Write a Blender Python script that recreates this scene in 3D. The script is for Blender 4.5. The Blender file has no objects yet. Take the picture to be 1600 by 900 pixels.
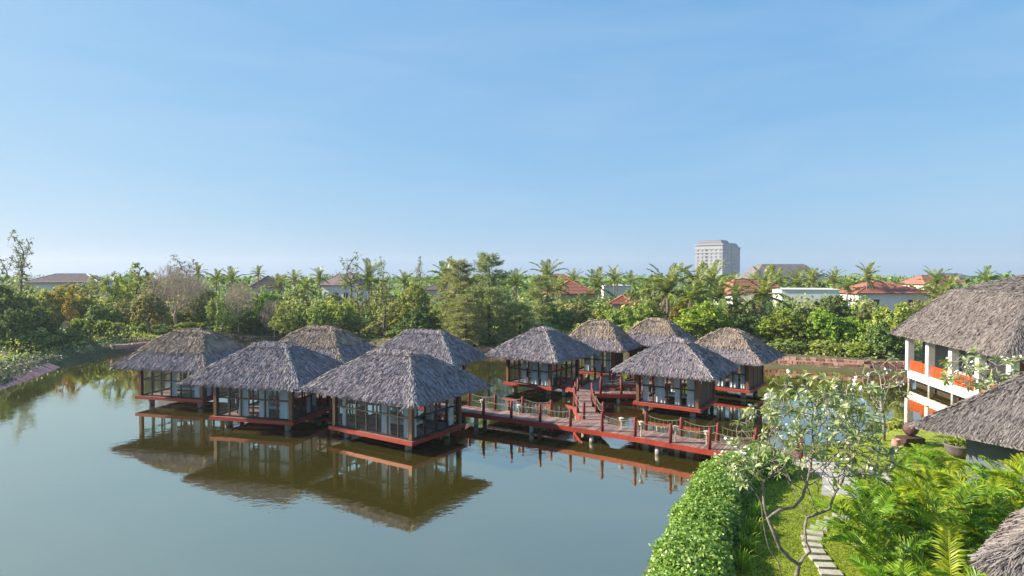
import bpy, math, random
import numpy as np
from mathutils import Vector, Matrix

# ------------------------------------------------------------------ camera, sky, sun, exposure
SC = bpy.context.scene
COL = SC.collection
R = math.radians
HC, FPX, V0 = 9.0, 932.0, 428.0          # camera height, focal length in photo pixels, horizon row
cam = bpy.data.cameras.new('camera')
cam.sensor_width = 36.0
cam.lens = 36.0 * FPX / 1600.0
cam.clip_start, cam.clip_end = 0.3, 6000.0
camo = bpy.data.objects.new('camera', cam)
COL.objects.link(camo)
camo.location = (0, 0, HC)
camo.rotation_euler = (R(90) - math.atan((450 - V0) / FPX), 0, 0)
SC.camera = camo

SUN_AZ, SUN_EL = 277.0, 30.0             # compass degrees from +Y clockwise, elevation
sd = Vector((math.sin(R(SUN_AZ)) * math.cos(R(SUN_EL)), math.cos(R(SUN_AZ)) * math.cos(R(SUN_EL)), math.sin(R(SUN_EL))))
world = bpy.data.worlds.new('World')
SC.world = world
world.use_nodes = True
wn, wl = world.node_tree.nodes, world.node_tree.links
wn.clear()
sky = wn.new('ShaderNodeTexSky')
sky.sky_type = 'NISHITA'
EXPO = 1.1
sky.sun_disc = False
sky.sun_elevation = R(SUN_EL)
sky.sun_rotation = R(SUN_AZ)
sky.altitude = 10.0
sky.air_density = 1.0
sky.dust_density = 1.0
sky.ozone_density = 3.0
bg = wn.new('ShaderNodeBackground')
bg.inputs['Strength'].default_value = 0.1
wo = wn.new('ShaderNodeOutputWorld')
# the photograph's soft tone response, the same for the whole sky: each channel raised to a power below one
sep = wn.new('ShaderNodeSeparateColor'); com = wn.new('ShaderNodeCombineColor')
wl.new(sky.outputs[0], sep.inputs[0])
for i, (g_, k_) in enumerate(((0.56, 0.685), (0.36, 0.812), (0.18, 0.955))):
    pw = wn.new('ShaderNodeMath'); pw.operation = 'POWER'; pw.inputs[1].default_value = g_
    ml = wn.new('ShaderNodeMath'); ml.operation = 'MULTIPLY'
    ml.inputs[1].default_value = k_ * 0.1 ** g_ * 10 / 2 ** EXPO
    wl.new(sep.outputs[i], pw.inputs[0]); wl.new(pw.outputs[0], ml.inputs[0]); wl.new(ml.outputs[0], com.inputs[i])
# very thin, even cirrus veil
wtc = wn.new('ShaderNodeTexCoord'); wmp = wn.new('ShaderNodeMapping'); wmp.inputs['Scale'].default_value = (1.6, 2.6, 9.0); wmp.inputs['Rotation'].default_value = (0.1, 0.25, 0.5)
wnz = wn.new('ShaderNodeTexNoise'); wnz.inputs['Scale'].default_value = 1.7; wnz.inputs['Detail'].default_value = 7; wnz.inputs['Distortion'].default_value = 0.6
wl.new(wtc.outputs['Generated'], wmp.inputs[0]); wl.new(wmp.outputs[0], wnz.inputs['Vector'])
wmr = wn.new('ShaderNodeMapRange'); wmr.inputs['From Min'].default_value = 0.42; wmr.inputs['From Max'].default_value = 0.75
wmr.inputs['To Min'].default_value = 0.0; wmr.inputs['To Max'].default_value = 0.14
wl.new(wnz.outputs[0], wmr.inputs[0])
wmx = wn.new('ShaderNodeMix'); wmx.data_type = 'RGBA'
wl.new(wmr.outputs[0], wmx.inputs[0]); wl.new(com.outputs[0], wmx.inputs[6])
wmx.inputs[7].default_value = (*[v * 10 / 2 ** EXPO for v in (0.66, 0.78, 0.92)], 1)
wl.new(wmx.outputs[2], bg.inputs['Color'])
wl.new(bg.outputs[0], wo.inputs['Surface'])

sl = bpy.data.lights.new('sun', 'SUN')
sl.energy = 5.0
sl.angle = R(0.53)
sl.color = (1.0, 0.91, 0.78)
so = bpy.data.objects.new('sun', sl)
COL.objects.link(so)
so.rotation_euler = sd.to_track_quat('Z', 'Y').to_euler()
so.location = (0, 0, 60)
SC.view_settings.view_transform = 'Standard'
SC.view_settings.look = 'None'
SC.view_settings.gamma = 1.0
SC.view_settings.use_curve_mapping = False
SC.view_settings.exposure = EXPO
SC.cycles.max_bounces = 6
SC.cycles.transparent_max_bounces = 12
SC.cycles.caustics_reflective = False
SC.cycles.caustics_refractive = False

rng = np.random.default_rng(7)
rnd = random.Random(7)

# ------------------------------------------------------------------ helpers
def at(u, v, z):
    """ground point seen at photo pixel (u, v) when it lies at height z"""
    y = (HC - z) * FPX / (v - V0)
    return ((u - 800) / FPX * y, y, z)

def tag(o, label=None, cat=None, group=None, kind=None):
    if label: o['label'] = label
    if cat: o['category'] = cat
    if group: o['group'] = group
    if kind: o['kind'] = kind
    return o

def empty(name, loc, rz=0.0, label=None, cat=None, group=None):
    o = bpy.data.objects.new(name, None)
    o.empty_display_size = 0.3
    COL.objects.link(o)
    o.location = loc
    o.rotation_euler = (0, 0, rz)
    return tag(o, label, cat, group)

def link(name, me, m=None, parent=None, kind=None):
    o = bpy.data.objects.new(name, me)
    COL.objects.link(o)
    if m is not None and not me.materials:
        me.materials.append(m)
    if parent is not None: o.parent = parent
    if kind: o['kind'] = kind
    return o

def np_mesh(name, V, F, smooth=False):
    """V (n,3), F (m,k) all faces with k corners"""
    V = np.asarray(V, dtype=np.float32).reshape(-1, 3)
    F = np.asarray(F, dtype=np.int32)
    me = bpy.data.meshes.new(name)
    m, k = F.shape
    me.vertices.add(len(V))
    me.vertices.foreach_set('co', V.ravel())
    me.loops.add(m * k)
    me.loops.foreach_set('vertex_index', F.ravel())
    me.polygons.add(m)
    me.polygons.foreach_set('loop_start', np.arange(0, m * k, k, dtype=np.int32))
    me.update(calc_edges=True)
    if smooth: me.polygons.foreach_set('use_smooth', np.ones(m, dtype=bool))
    return me

class MB:
    def __init__(self): self.v, self.f, self.mi = [], [], []
    def add(self, vs, fs, mi=0):
        b = len(self.v)
        self.v.extend([tuple(p) for p in vs])
        self.f.extend([tuple(i + b for i in f) for f in fs])
        self.mi.extend([mi] * len(fs))
        return self
    def box(self, c, s, rz=0.0, mi=0, M=None, taper=1.0):
        hx, hy, hz = s[0] / 2, s[1] / 2, s[2] / 2
        ps = []
        for z, k in ((-hz, 1.0), (hz, taper)):
            for x, y in ((-hx, -hy), (hx, -hy), (hx, hy), (-hx, hy)):
                ps.append(Vector((x * k, y * k, z)))
        if M is None: M = Matrix.Rotation(rz, 3, 'Z')
        cv = Vector(c)
        return self.add([M @ p + cv for p in ps],
                        [(0, 3, 2, 1), (4, 5, 6, 7), (0, 1, 5, 4), (1, 2, 6, 5), (2, 3, 7, 6), (3, 0, 4, 7)], mi)
    def beam(self, a, b, w, h, mi=0):
        a, b = Vector(a), Vector(b)
        d = b - a
        L = d.length
        x = d.normalized()
        up = Vector((0, 0, 1)) if abs(x.z) < 0.95 else Vector((1, 0, 0))
        y = up.cross(x).normalized()
        z = x.cross(y)
        M = Matrix((x, y, z)).transposed()
        return self.box((a + b) / 2, (L, w, h), M=M, mi=mi)
    def tube(self, pts, rad, n=6, mi=0, cap=True):
        pts = [Vector(p) for p in pts]
        if not hasattr(rad, '__len__'): rad = [rad] * len(pts)
        ref = None
        vs, fs = [], []
        for i, p in enumerate(pts):
            d = (pts[min(i + 1, len(pts) - 1)] - pts[max(i - 1, 0)])
            d = d.normalized() if d.length > 1e-9 else Vector((0, 0, 1))
            if ref is None:
                ref = Vector((1, 0, 0)) if abs(d.x) < 0.8 else Vector((0, 1, 0))
            s = d.cross(ref).normalized()
            t = s.cross(d)
            ref = t
            for k in range(n):
                a = 2 * math.pi * k / n
                vs.append(p + (s * math.cos(a) + t * math.sin(a)) * rad[i])
        for i in range(len(pts) - 1):
            for k in range(n):
                k2 = (k + 1) % n
                fs.append((i * n + k, i * n + k2, (i + 1) * n + k2, (i + 1) * n + k))
        if cap:
            fs.append(tuple(reversed(range(n))))
            fs.append(tuple(range((len(pts) - 1) * n, len(pts) * n)))
        return self.add(vs, fs, mi)
    def lathe(self, c, prof, n=20, mi=0):
        vs, fs = [], []
        for r_, z in prof:
            for k in range(n):
                a = 2 * math.pi * k / n
                vs.append((c[0] + r_ * math.cos(a), c[1] + r_ * math.sin(a), c[2] + z))
        for i in range(len(prof) - 1):
            for k in range(n):
                k2 = (k + 1) % n
                fs.append((i * n + k, i * n + k2, (i + 1) * n + k2, (i + 1) * n + k))
        fs.append(tuple(reversed(range(n))))
        fs.append(tuple(range((len(prof) - 1) * n, len(prof) * n)))
        return self.add(vs, fs, mi)
    def mesh(self, name, smooth=False):
        me = bpy.data.meshes.new(name)
        me.from_pydata(self.v, [], self.f)
        if any(self.mi): me.polygons.foreach_set('material_index', self.mi)
        if smooth: me.polygons.foreach_set('use_smooth', [True] * len(self.f))
        me.update()
        return me
    def build(self, name, m, parent=None, smooth=False, kind=None):
        me = self.mesh(name, smooth)
        for x in (m if isinstance(m, (list, tuple)) else [m]): me.materials.append(x)
        return link(name, me, None, parent, kind)

# ------------------------------------------------------------------ materials
def new_mat(name):
    m = bpy.data.materials.new(name)
    m.use_nodes = True
    nt = m.node_tree
    nt.nodes.clear()
    out = nt.nodes.new('ShaderNodeOutputMaterial')
    return m, nt, nt.nodes, nt.links, out

def ramp(N, stops):
    r_ = N.new('ShaderNodeValToRGB')
    e = r_.color_ramp.elements
    while len(e) > 1: e.remove(e[-1])
    e[0].position, e[0].color = stops[0][0], (*stops[0][1], 1)
    for p, c in stops[1:]:
        x = e.new(p)
        x.color = (*c, 1)
    return r_

def surf(name, c1, c2, scale=4.0, rough=0.7, bump=0.2, stretch=(1, 1, 1), detail=5.0, spec=0.4, island=0.0, c3=None):
    """two or three toned noisy surface in object coordinates, with fine bump"""
    m, nt, N, L, out = new_mat(name)
    p = N.new('ShaderNodeBsdfPrincipled')
    tc = N.new('ShaderNodeTexCoord')
    mp = N.new('ShaderNodeMapping')
    mp.inputs['Scale'].default_value = stretch
    L.new(tc.outputs['Object'], mp.inputs[0])
    nz = N.new('ShaderNodeTexNoise')
    nz.inputs['Scale'].default_value = scale
    nz.inputs['Detail'].default_value = detail
    nz.inputs['Roughness'].default_value = 0.65
    L.new(mp.outputs[0], nz.inputs['Vector'])
    st = [(0.32, c1), (0.68, c2)] if c3 is None else [(0.28, c1), (0.5, c2), (0.72, c3)]
    r_ = ramp(N, st)
    fac = nz.outputs[0]
    if island:
        g = N.new('ShaderNodeNewGeometry')
        a = N.new('ShaderNodeMath'); a.operation = 'MULTIPLY_ADD'
        L.new(g.outputs['Random Per Island'], a.inputs[0])
        a.inputs[1].default_value = island
        s2 = N.new('ShaderNodeMath'); s2.operation = 'SUBTRACT'
        L.new(nz.outputs[0], s2.inputs[0]); s2.inputs[1].default_value = island / 2
        L.new(s2.outputs[0], a.inputs[2])
        fac = a.outputs[0]
    L.new(fac, r_.inputs[0])
    L.new(r_.outputs[0], p.inputs['Base Color'])
    p.inputs['Roughness'].default_value = rough
    p.inputs['Specular IOR Level'].default_value = spec
    if bump:
        b = N.new('ShaderNodeBump')
        b.inputs['Strength'].default_value = bump
        b.inputs['Distance'].default_value = 0.05
        L.new(nz.outputs[0], b.inputs['Height'])
        L.new(b.outputs[0], p.inputs['Normal'])
    L.new(p.outputs[0], out.inputs[0])
    return m

def leaf_mat(name, stops, trans=0.36, rough=0.6, spec=0.25, objvar=0.25):
    """foliage: colour differs leaf by leaf and tree by tree, light passes through the leaves"""
    m, nt, N, L, out = new_mat(name)
    g = N.new('ShaderNodeNewGeometry')
    oi = N.new('ShaderNodeObjectInfo')
    r_ = ramp(N, stops)
    L.new(g.outputs['Random Per Island'], r_.inputs[0])
    hs = N.new('ShaderNodeHueSaturation')
    L.new(r_.outputs[0], hs.inputs['Color'])
    a = N.new('ShaderNodeMapRange')
    a.inputs['To Min'].default_value = 0.5 - 0.025 * objvar / 0.25
    a.inputs['To Max'].default_value = 0.5 + 0.02 * objvar / 0.25
    L.new(oi.outputs['Random'], a.inputs[0])
    L.new(a.outputs[0], hs.inputs['Hue'])
    b = N.new('ShaderNodeMapRange')
    b.inputs['To Min'].default_value = 1 - objvar
    b.inputs['To Max'].default_value = 1 + objvar
    mm = N.new('ShaderNodeMath'); mm.operation = 'FRACT'
    m3 = N.new('ShaderNodeMath'); m3.operation = 'MULTIPLY'; m3.inputs[1].default_value = 7.31
    L.new(oi.outputs['Random'], m3.inputs[0]); L.new(m3.outputs[0], mm.inputs[0])
    L.new(mm.outputs[0], b.inputs[0])
    L.new(b.outputs[0], hs.inputs['Value'])
    p = N.new('ShaderNodeBsdfPrincipled')
    p.inputs['Roughness'].default_value = rough
    p.inputs['Specular IOR Level'].default_value = spec
    L.new(hs.outputs[0], p.inputs['Base Color'])
    t = N.new('ShaderNodeBsdfTranslucent')
    tm = N.new('ShaderNodeMix'); tm.data_type = 'RGBA'; tm.blend_type = 'MULTIPLY'
    tm.inputs[0].default_value = 1.0
    L.new(hs.outputs[0], tm.inputs[6]); tm.inputs[7].default_value = (1.25, 1.2, 0.55, 1)
    L.new(tm.outputs[2], t.inputs['Color'])
    mx = N.new('ShaderNodeMixShader')
    mx.inputs[0].default_value = trans
    L.new(p.outputs[0], mx.inputs[1]); L.new(t.outputs[0], mx.inputs[2])
    L.new(mx.outputs[0], out.inputs[0])
    return m

def thatch_mat(name, dark, mid, light, patch=None):
    m, nt, N, L, out = new_mat(name)
    g = N.new('ShaderNodeNewGeometry')
    tc = N.new('ShaderNodeTexCoord')
    nz = N.new('ShaderNodeTexNoise'); nz.inputs['Scale'].default_value = 0.9; nz.inputs['Detail'].default_value = 3
    L.new(tc.outputs['Object'], nz.inputs['Vector'])
    nf = N.new('ShaderNodeTexNoise'); nf.inputs['Scale'].default_value = 16; nf.inputs['Detail'].default_value = 4
    L.new(tc.outputs['Object'], nf.inputs['Vector'])
    a = N.new('ShaderNodeMath'); a.operation = 'MULTIPLY_ADD'; a.inputs[1].default_value = 0.46
    L.new(g.outputs['Random Per Island'], a.inputs[0])
    b = N.new('ShaderNodeMath'); b.operation = 'MULTIPLY_ADD'; b.inputs[1].default_value = 0.5
    L.new(nz.outputs[0], b.inputs[0]); b.inputs[2].default_value = -0.12
    L.new(b.outputs[0], a.inputs[2])
    a2 = N.new('ShaderNodeMath'); a2.operation = 'MULTIPLY_ADD'; a2.inputs[1].default_value = 0.35
    L.new(nf.outputs[0], a2.inputs[0])
    s = N.new('ShaderNodeMath'); s.operation = 'SUBTRACT'; s.inputs[1].default_value = 0.17
    L.new(a.outputs[0], s.inputs[0]); L.new(s.outputs[0], a2.inputs[2])
    r_ = ramp(N, [(0.05, dark), (0.45, mid), (0.95, light)])
    L.new(a2.outputs[0], r_.inputs[0])
    p = N.new('ShaderNodeBsdfPrincipled')
    p.inputs['Roughness'].default_value = 0.85
    p.inputs['Specular IOR Level'].default_value = 0.15
    L.new(r_.outputs[0], p.inputs['Base Color'])
    bp = N.new('ShaderNodeBump'); bp.inputs['Strength'].default_value = 0.4; bp.inputs['Distance'].default_value = 0.02
    L.new(nf.outputs[0], bp.inputs['Height']); L.new(bp.outputs[0], p.inputs['Normal'])
    L.new(p.outputs[0], out.inputs[0])
    return m

M = {}
M['thatch_grey'] = thatch_mat('thatch_grey', (0.16, 0.132, 0.135), (0.375, 0.318, 0.325), (0.60, 0.52, 0.53))
M['thatch_tan'] = thatch_mat('thatch_tan', (0.20, 0.145, 0.11), (0.48, 0.37, 0.275), (0.74, 0.61, 0.47))
M['thatch_pale'] = thatch_mat('thatch_pale', (0.14, 0.115, 0.105), (0.26, 0.225, 0.205), (0.40, 0.35, 0.315))
M['thatch_hip'] = thatch_mat('thatch_hip', (0.26, 0.23, 0.215), (0.46, 0.41, 0.385), (0.62, 0.56, 0.52))
M['grey_and_shaded_wall'] = surf('grey_and_shaded_render', (0.10, 0.13, 0.13), (0.15, 0.18, 0.175), 1.0, 0.85, 0.05)  # dark tone holds the garden pavilion walls' shade; hall end wall is plain grey
M['far_thatch'] = surf('far_thatch', (0.13, 0.115, 0.105), (0.20, 0.18, 0.165), 0.8, 0.9, 0.3)
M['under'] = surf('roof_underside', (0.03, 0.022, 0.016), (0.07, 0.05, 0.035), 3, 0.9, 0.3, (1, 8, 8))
M['red_wood'] = surf('red_painted_wood', (0.24, 0.024, 0.012), (0.38, 0.044, 0.020), 3, 0.6, 0.15, (0.6, 4, 4), island=0.25)
M['red_post'] = surf('red_post_paint', (0.13, 0.014, 0.012), (0.22, 0.028, 0.022), 5, 0.6, 0.15, (3, 3, 0.6), island=0.2)
M['deck'] = surf('weathered_deck', (0.17, 0.092, 0.075), (0.32, 0.205, 0.165), 4, 0.7, 0.3, (1, 1, 1), island=0.45)
M['brown_wood'] = surf('brown_post_wood', (0.085, 0.04, 0.02), (0.21, 0.10, 0.045), 6, 0.55, 0.2, (4, 4, 0.5), island=0.15)
M['dark_wood'] = surf('dark_stained_wood', (0.012, 0.009, 0.008), (0.035, 0.022, 0.016), 6, 0.5, 0.2, (4, 4, 0.5))
M['board_wood'] = surf('dark_wall_boards', (0.035, 0.018, 0.012), (0.11, 0.06, 0.04), 5, 0.6, 0.2, (4, 4, 0.5), island=0.6)
M['concrete'] = surf('pale_concrete', (0.26, 0.25, 0.22), (0.42, 0.40, 0.36), 5, 0.85, 0.2)
M['curtain'] = surf('white_curtain', (0.70, 0.72, 0.74), (0.84, 0.85, 0.86), 3, 0.9, 0.0)
M['linen'] = surf('white_linen', (0.66, 0.66, 0.65), (0.82, 0.82, 0.80), 3, 0.9, 0.1)
M['rope'] = surf('pale_rope', (0.22, 0.19, 0.14), (0.38, 0.34, 0.26), 30, 0.9, 0.3)
M['lamp_cap'] = surf('lamp_cap_cream', (0.44, 0.40, 0.30), (0.60, 0.56, 0.46), 8, 0.6, 0.1)
M['white_wall'] = surf('white_render', (0.70, 0.69, 0.66), (0.82, 0.81, 0.78), 0.8, 0.85, 0.05)
M['cream_wall'] = surf('cream_render', (0.50, 0.46, 0.38), (0.66, 0.62, 0.53), 0.8, 0.85, 0.05)
M['orange_wood'] = surf('orange_varnished_wood', (0.32, 0.056, 0.012), (0.47, 0.095, 0.022), 4, 0.4, 0.1, (4, 4, 0.6), island=0.35)
M['red_tile'] = surf('red_roof_tile', (0.22, 0.072, 0.048), (0.37, 0.135, 0.09), 3, 0.8, 0.4, (1, 1, 1), c3=(0.44, 0.20, 0.14))
M['mauve_tile'] = surf('weathered_mauve_tile', (0.17, 0.12, 0.115), (0.29, 0.215, 0.20), 2, 0.8, 0.3)
M['slate'] = surf('slate_roof', (0.10, 0.10, 0.115), (0.18, 0.175, 0.19), 0.3, 0.6, 0.1)
M['tower_wall'] = surf('tower_render', (0.33, 0.33, 0.34), (0.41, 0.41, 0.415), 0.05, 0.85, 0.0)
M['window_dark'] = surf('dark_window_glass', (0.02, 0.025, 0.03), (0.05, 0.06, 0.07), 0.5, 0.12, 0.0, spec=0.6)
M['bark'] = surf('grey_brown_bark', (0.075, 0.058, 0.045), (0.20, 0.165, 0.13), 7, 0.9, 0.6, (1, 1, 0.3))
M['pale_bark'] = surf('pale_smooth_bark', (0.20, 0.165, 0.135), (0.40, 0.345, 0.29), 6, 0.8, 0.4)
M['frangi_bark'] = surf('frangipani_bark', (0.10, 0.082, 0.068), (0.29, 0.25, 0.21), 9, 0.85, 0.7)
M['twig'] = surf('dry_pink_twigs', (0.36, 0.27, 0.20), (0.60, 0.48, 0.37), 4, 0.9, 0.0, island=0.3)
M['palm_bark'] = surf('palm_trunk', (0.14, 0.12, 0.10), (0.30, 0.27, 0.23), 8, 0.9, 0.6, (0.4, 0.4, 5))
M['stone_pale'] = surf('pale_paving_stone', (0.30, 0.275, 0.235), (0.46, 0.425, 0.38), 5, 0.85, 0.25, island=0.4)
M['stone_pink'] = surf('pink_slab', (0.38, 0.165, 0.135), (0.58, 0.315, 0.27), 3, 0.8, 0.4, island=0.5)
M['stone_red'] = surf('red_stone', (0.22, 0.095, 0.068), (0.40, 0.20, 0.145), 5, 0.85, 0.5, island=0.7, c3=(0.5, 0.30, 0.23))
M['clay'] = surf('brown_clay', (0.075, 0.038, 0.034), (0.16, 0.09, 0.08), 6, 0.7, 0.2)
M['pot_grey'] = surf('grey_stone_bowl', (0.11, 0.09, 0.088), (0.20, 0.17, 0.165), 6, 0.8, 0.2)
M['boulder'] = surf('pink_boulder', (0.30, 0.22, 0.18), (0.52, 0.41, 0.35), 3, 0.9, 0.7)
G = lambda *c: [(i / (len(c) - 1), x) for i, x in enumerate(c)]
M['leaf_mid'] = leaf_mat('leaf_mid', G((0.116, 0.165, 0.042), (0.267, 0.348, 0.076), (0.539, 0.528, 0.121)))
M['leaf_dark'] = leaf_mat('leaf_dark', G((0.070, 0.130, 0.043), (0.162, 0.248, 0.063), (0.341, 0.406, 0.105)))
M['leaf_fresh'] = leaf_mat('leaf_fresh', G((0.098, 0.197, 0.025), (0.216, 0.357, 0.043), (0.434, 0.537, 0.072)), 0.38)
M['leaf_olive'] = leaf_mat('leaf_olive', G((0.123, 0.145, 0.053), (0.268, 0.289, 0.101), (0.467, 0.454, 0.185)))
M['leaf_yellow'] = leaf_mat('leaf_yellow', G((0.144, 0.132, 0.024), (0.312, 0.252, 0.036), (0.504, 0.360, 0.048)))
M['leaf_grey'] = leaf_mat('leaf_grey', G((0.098, 0.122, 0.073), (0.227, 0.260, 0.163), (0.406, 0.423, 0.293)), 0.3)
M['needle'] = leaf_mat('needle', G((0.125, 0.171, 0.077), (0.308, 0.359, 0.156), (0.579, 0.593, 0.266)), 0.3)
M['palm_leaf'] = leaf_mat('palm_leaf', G((0.113, 0.161, 0.043), (0.252, 0.321, 0.073), (0.503, 0.502, 0.150)), 0.3, 0.4, 0.4)
M['palm_dry'] = leaf_mat('palm_dry', G((0.16, 0.11, 0.06), (0.28, 0.21, 0.12), (0.36, 0.29, 0.17)), 0.2)
M['areca'] = leaf_mat('areca', G((0.070, 0.190, 0.017), (0.223, 0.392, 0.032), (0.475, 0.595, 0.063)), 0.45, 0.4, 0.4, 0.15)
M['areca_yellow'] = leaf_mat('areca_yellow', G((0.20, 0.29, 0.02), (0.36, 0.44, 0.03), (0.50, 0.54, 0.05)), 0.45, 0.4, 0.4, 0.12)
M['hedge'] = leaf_mat('hedge', G((0.095, 0.200, 0.031), (0.209, 0.371, 0.062), (0.453, 0.557, 0.139)), 0.3, 0.35, 0.5, 0.0)
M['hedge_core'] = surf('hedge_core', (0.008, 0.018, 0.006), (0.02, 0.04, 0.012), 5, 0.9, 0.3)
M['frangi'] = leaf_mat('frangi', G((0.113, 0.184, 0.043), (0.227, 0.302, 0.097), (0.454, 0.486, 0.238)), 0.35, 0.35, 0.5, 0.1)
M['petal'] = surf('white_petals', (0.72, 0.70, 0.60), (0.84, 0.83, 0.78), 9, 0.6, 0.0)
M['grass_blade'] = leaf_mat('grass_blade', G((0.10, 0.16, 0.012), (0.17, 0.235, 0.02), (0.27, 0.31, 0.035)), 0.4, 0.5, 0.3, 0.0)
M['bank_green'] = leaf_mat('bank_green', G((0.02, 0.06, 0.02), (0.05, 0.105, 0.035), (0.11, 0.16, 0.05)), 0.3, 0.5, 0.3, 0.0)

def stilt_mat():
    m, nt, N, L, out = new_mat('stilt_concrete')
    p = N.new('ShaderNodeBsdfPrincipled'); p.inputs['Roughness'].default_value = 0.8
    g = N.new('ShaderNodeNewGeometry'); sp = N.new('ShaderNodeSeparateXYZ'); L.new(g.outputs['Position'], sp.inputs[0])
    nz = N.new('ShaderNodeTexNoise'); nz.inputs['Scale'].default_value = 5; nz.inputs['Detail'].default_value = 5
    L.new(g.outputs['Position'], nz.inputs['Vector'])
    a = N.new('ShaderNodeMath'); a.operation = 'MULTIPLY_ADD'; a.inputs[1].default_value = 0.30
    L.new(nz.outputs[0], a.inputs[0]); L.new(sp.outputs[2], a.inputs[2])
    r_ = ramp(N, [(0.12, (0.05, 0.05, 0.03)), (0.20, (0.15, 0.14, 0.11)), (0.29, (0.35, 0.33, 0.29)), (0.75, (0.40, 0.38, 0.34))])
    L.new(a.outputs[0], r_.inputs[0]); L.new(r_.outputs[0], p.inputs['Base Color'])
    L.new(p.outputs[0], out.inputs[0])
    return m
M['stilt'] = stilt_mat()

def glass_mat():
    m, nt, N, L, out = new_mat('clear_glass')
    t = N.new('ShaderNodeBsdfTransparent'); t.inputs[0].default_value = (0.95, 0.97, 0.97, 1)
    g = N.new('ShaderNodeBsdfGlossy'); g.inputs['Roughness'].default_value = 0.02
    f = N.new('ShaderNodeFresnel'); f.inputs[0].default_value = 1.5
    mx = N.new('ShaderNodeMixShader')
    ge = N.new('ShaderNodeNewGeometry')
    inv = N.new('ShaderNodeMath'); inv.operation = 'SUBTRACT'; inv.inputs[0].default_value = 1.0
    L.new(ge.outputs['Backfacing'], inv.inputs[1])
    fm = N.new('ShaderNodeMath'); fm.operation = 'MULTIPLY'
    L.new(f.outputs[0], fm.inputs[0]); L.new(inv.outputs[0], fm.inputs[1])
    L.new(fm.outputs[0], mx.inputs[0]); L.new(t.outputs[0], mx.inputs[1]); L.new(g.outputs[0], mx.inputs[2])
    L.new(mx.outputs[0], out.inputs[0])
    return m
M['tower_glass'] = surf('tower_glass', (0.20, 0.21, 0.23), (0.28, 0.29, 0.31), 0.5, 0.2, 0.0)
M['glass'] = glass_mat()

def water_mat():
    m, nt, N, L, out = new_mat('pond_water')
    tc = N.new('ShaderNodeTexCoord')
    n0 = N.new('ShaderNodeTexNoise'); n0.inputs['Scale'].default_value = 0.05; n0.inputs['Detail'].default_value = 3
    L.new(tc.outputs['Object'], n0.inputs['Vector'])
    r_ = ramp(N, [(0.3, (0.062, 0.054, 0.010)), (0.7, (0.084, 0.071, 0.014))])
    L.new(n0.outputs[0], r_.inputs[0])
    mp = N.new('ShaderNodeMapping'); mp.inputs['Scale'].default_value = (1.0, 1.5, 1.0)
    mp.inputs['Rotation'].default_value = (0, 0, 0.35)
    L.new(tc.outputs['Object'], mp.inputs[0])
    n1 = N.new('ShaderNodeTexNoise'); n1.inputs['Scale'].default_value = 1.6; n1.inputs['Detail'].default_value = 3
    n2 = N.new('ShaderNodeTexNoise'); n2.inputs['Scale'].default_value = 0.16; n2.inputs['Detail'].default_value = 2
    L.new(mp.outputs[0], n1.inputs['Vector']); L.new(tc.outputs['Object'], n2.inputs['Vector'])
    r2 = ramp(N, [(0.40, (0.12, 0.12, 0.12)), (0.62, (1, 1, 1))])
    L.new(n2.outputs[0], r2.inputs[0])
    b = N.new('ShaderNodeBump'); b.inputs['Distance'].default_value = 0.018
    ms = N.new('ShaderNodeMath'); ms.operation = 'MULTIPLY'; ms.inputs[1].default_value = 0.55
    L.new(r2.outputs[0], ms.inputs[0]); L.new(ms.outputs[0], b.inputs['Strength'])
    L.new(n1.outputs[0], b.inputs['Height'])
    d = N.new('ShaderNodeBsdfDiffuse'); L.new(r_.outputs[0], d.inputs['Color'])
    g = N.new('ShaderNodeBsdfGlossy'); g.inputs['Roughness'].default_value = 0.03; g.inputs['Color'].default_value = (1.0, 0.93, 0.76, 1)
    L.new(b.outputs[0], g.inputs['Normal'])
    f = N.new('ShaderNodeFresnel'); f.inputs[0].default_value = 1.333
    pw = N.new('ShaderNodeMath'); pw.operation = 'POWER'; pw.inputs[1].default_value = WATER_POW
    L.new(f.outputs[0], pw.inputs[0])
    mx = N.new('ShaderNodeMixShader')
    L.new(pw.outputs[0], mx.inputs[0]); L.new(d.outputs[0], mx.inputs[1]); L.new(g.outputs[0], mx.inputs[2])
    L.new(mx.outputs[0], out.inputs[0])
    return m
WATER_POW = 0.24
M['water'] = water_mat()
M['lawn'] = surf('lawn_turf', (0.15, 0.20, 0.016), (0.27, 0.32, 0.026), 1.3, 0.9, 0.5, detail=9, c3=(0.33, 0.36, 0.04))
M['ground'] = surf('earth_and_grass', (0.05, 0.06, 0.022), (0.10, 0.10, 0.04), 0.12, 0.95, 0.4, detail=9, c3=(0.20, 0.14, 0.085))

# ------------------------------------------------------------------ ground, water, lawn
POND = [(-45, -30), (-52, 10), (-41.5, 36), (-40.3, 47), (-44.3, 57), (-45, 66), (-41, 71.5), (-35, 77), (-29, 78), (-22, 74),
        (-15.4, 70), (-2, 65.5), (10, 62), (19, 59.5), (25.9, 57.3), (32.3, 54.3), (40, 53), (52, 55), (58, 44),
        (48, 36.5), (34, 35.2), (27, 34.6), (20.5, 32.6), (16, 30.2), (12.2, 28.6), (9.6, 26.6), (8.0, 24.8), (6.7, 22.9),
        (4.6, 18.6), (3.3, 15.8), (1.4, 11.5), (0.5, 5), (0, -30)]

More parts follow.
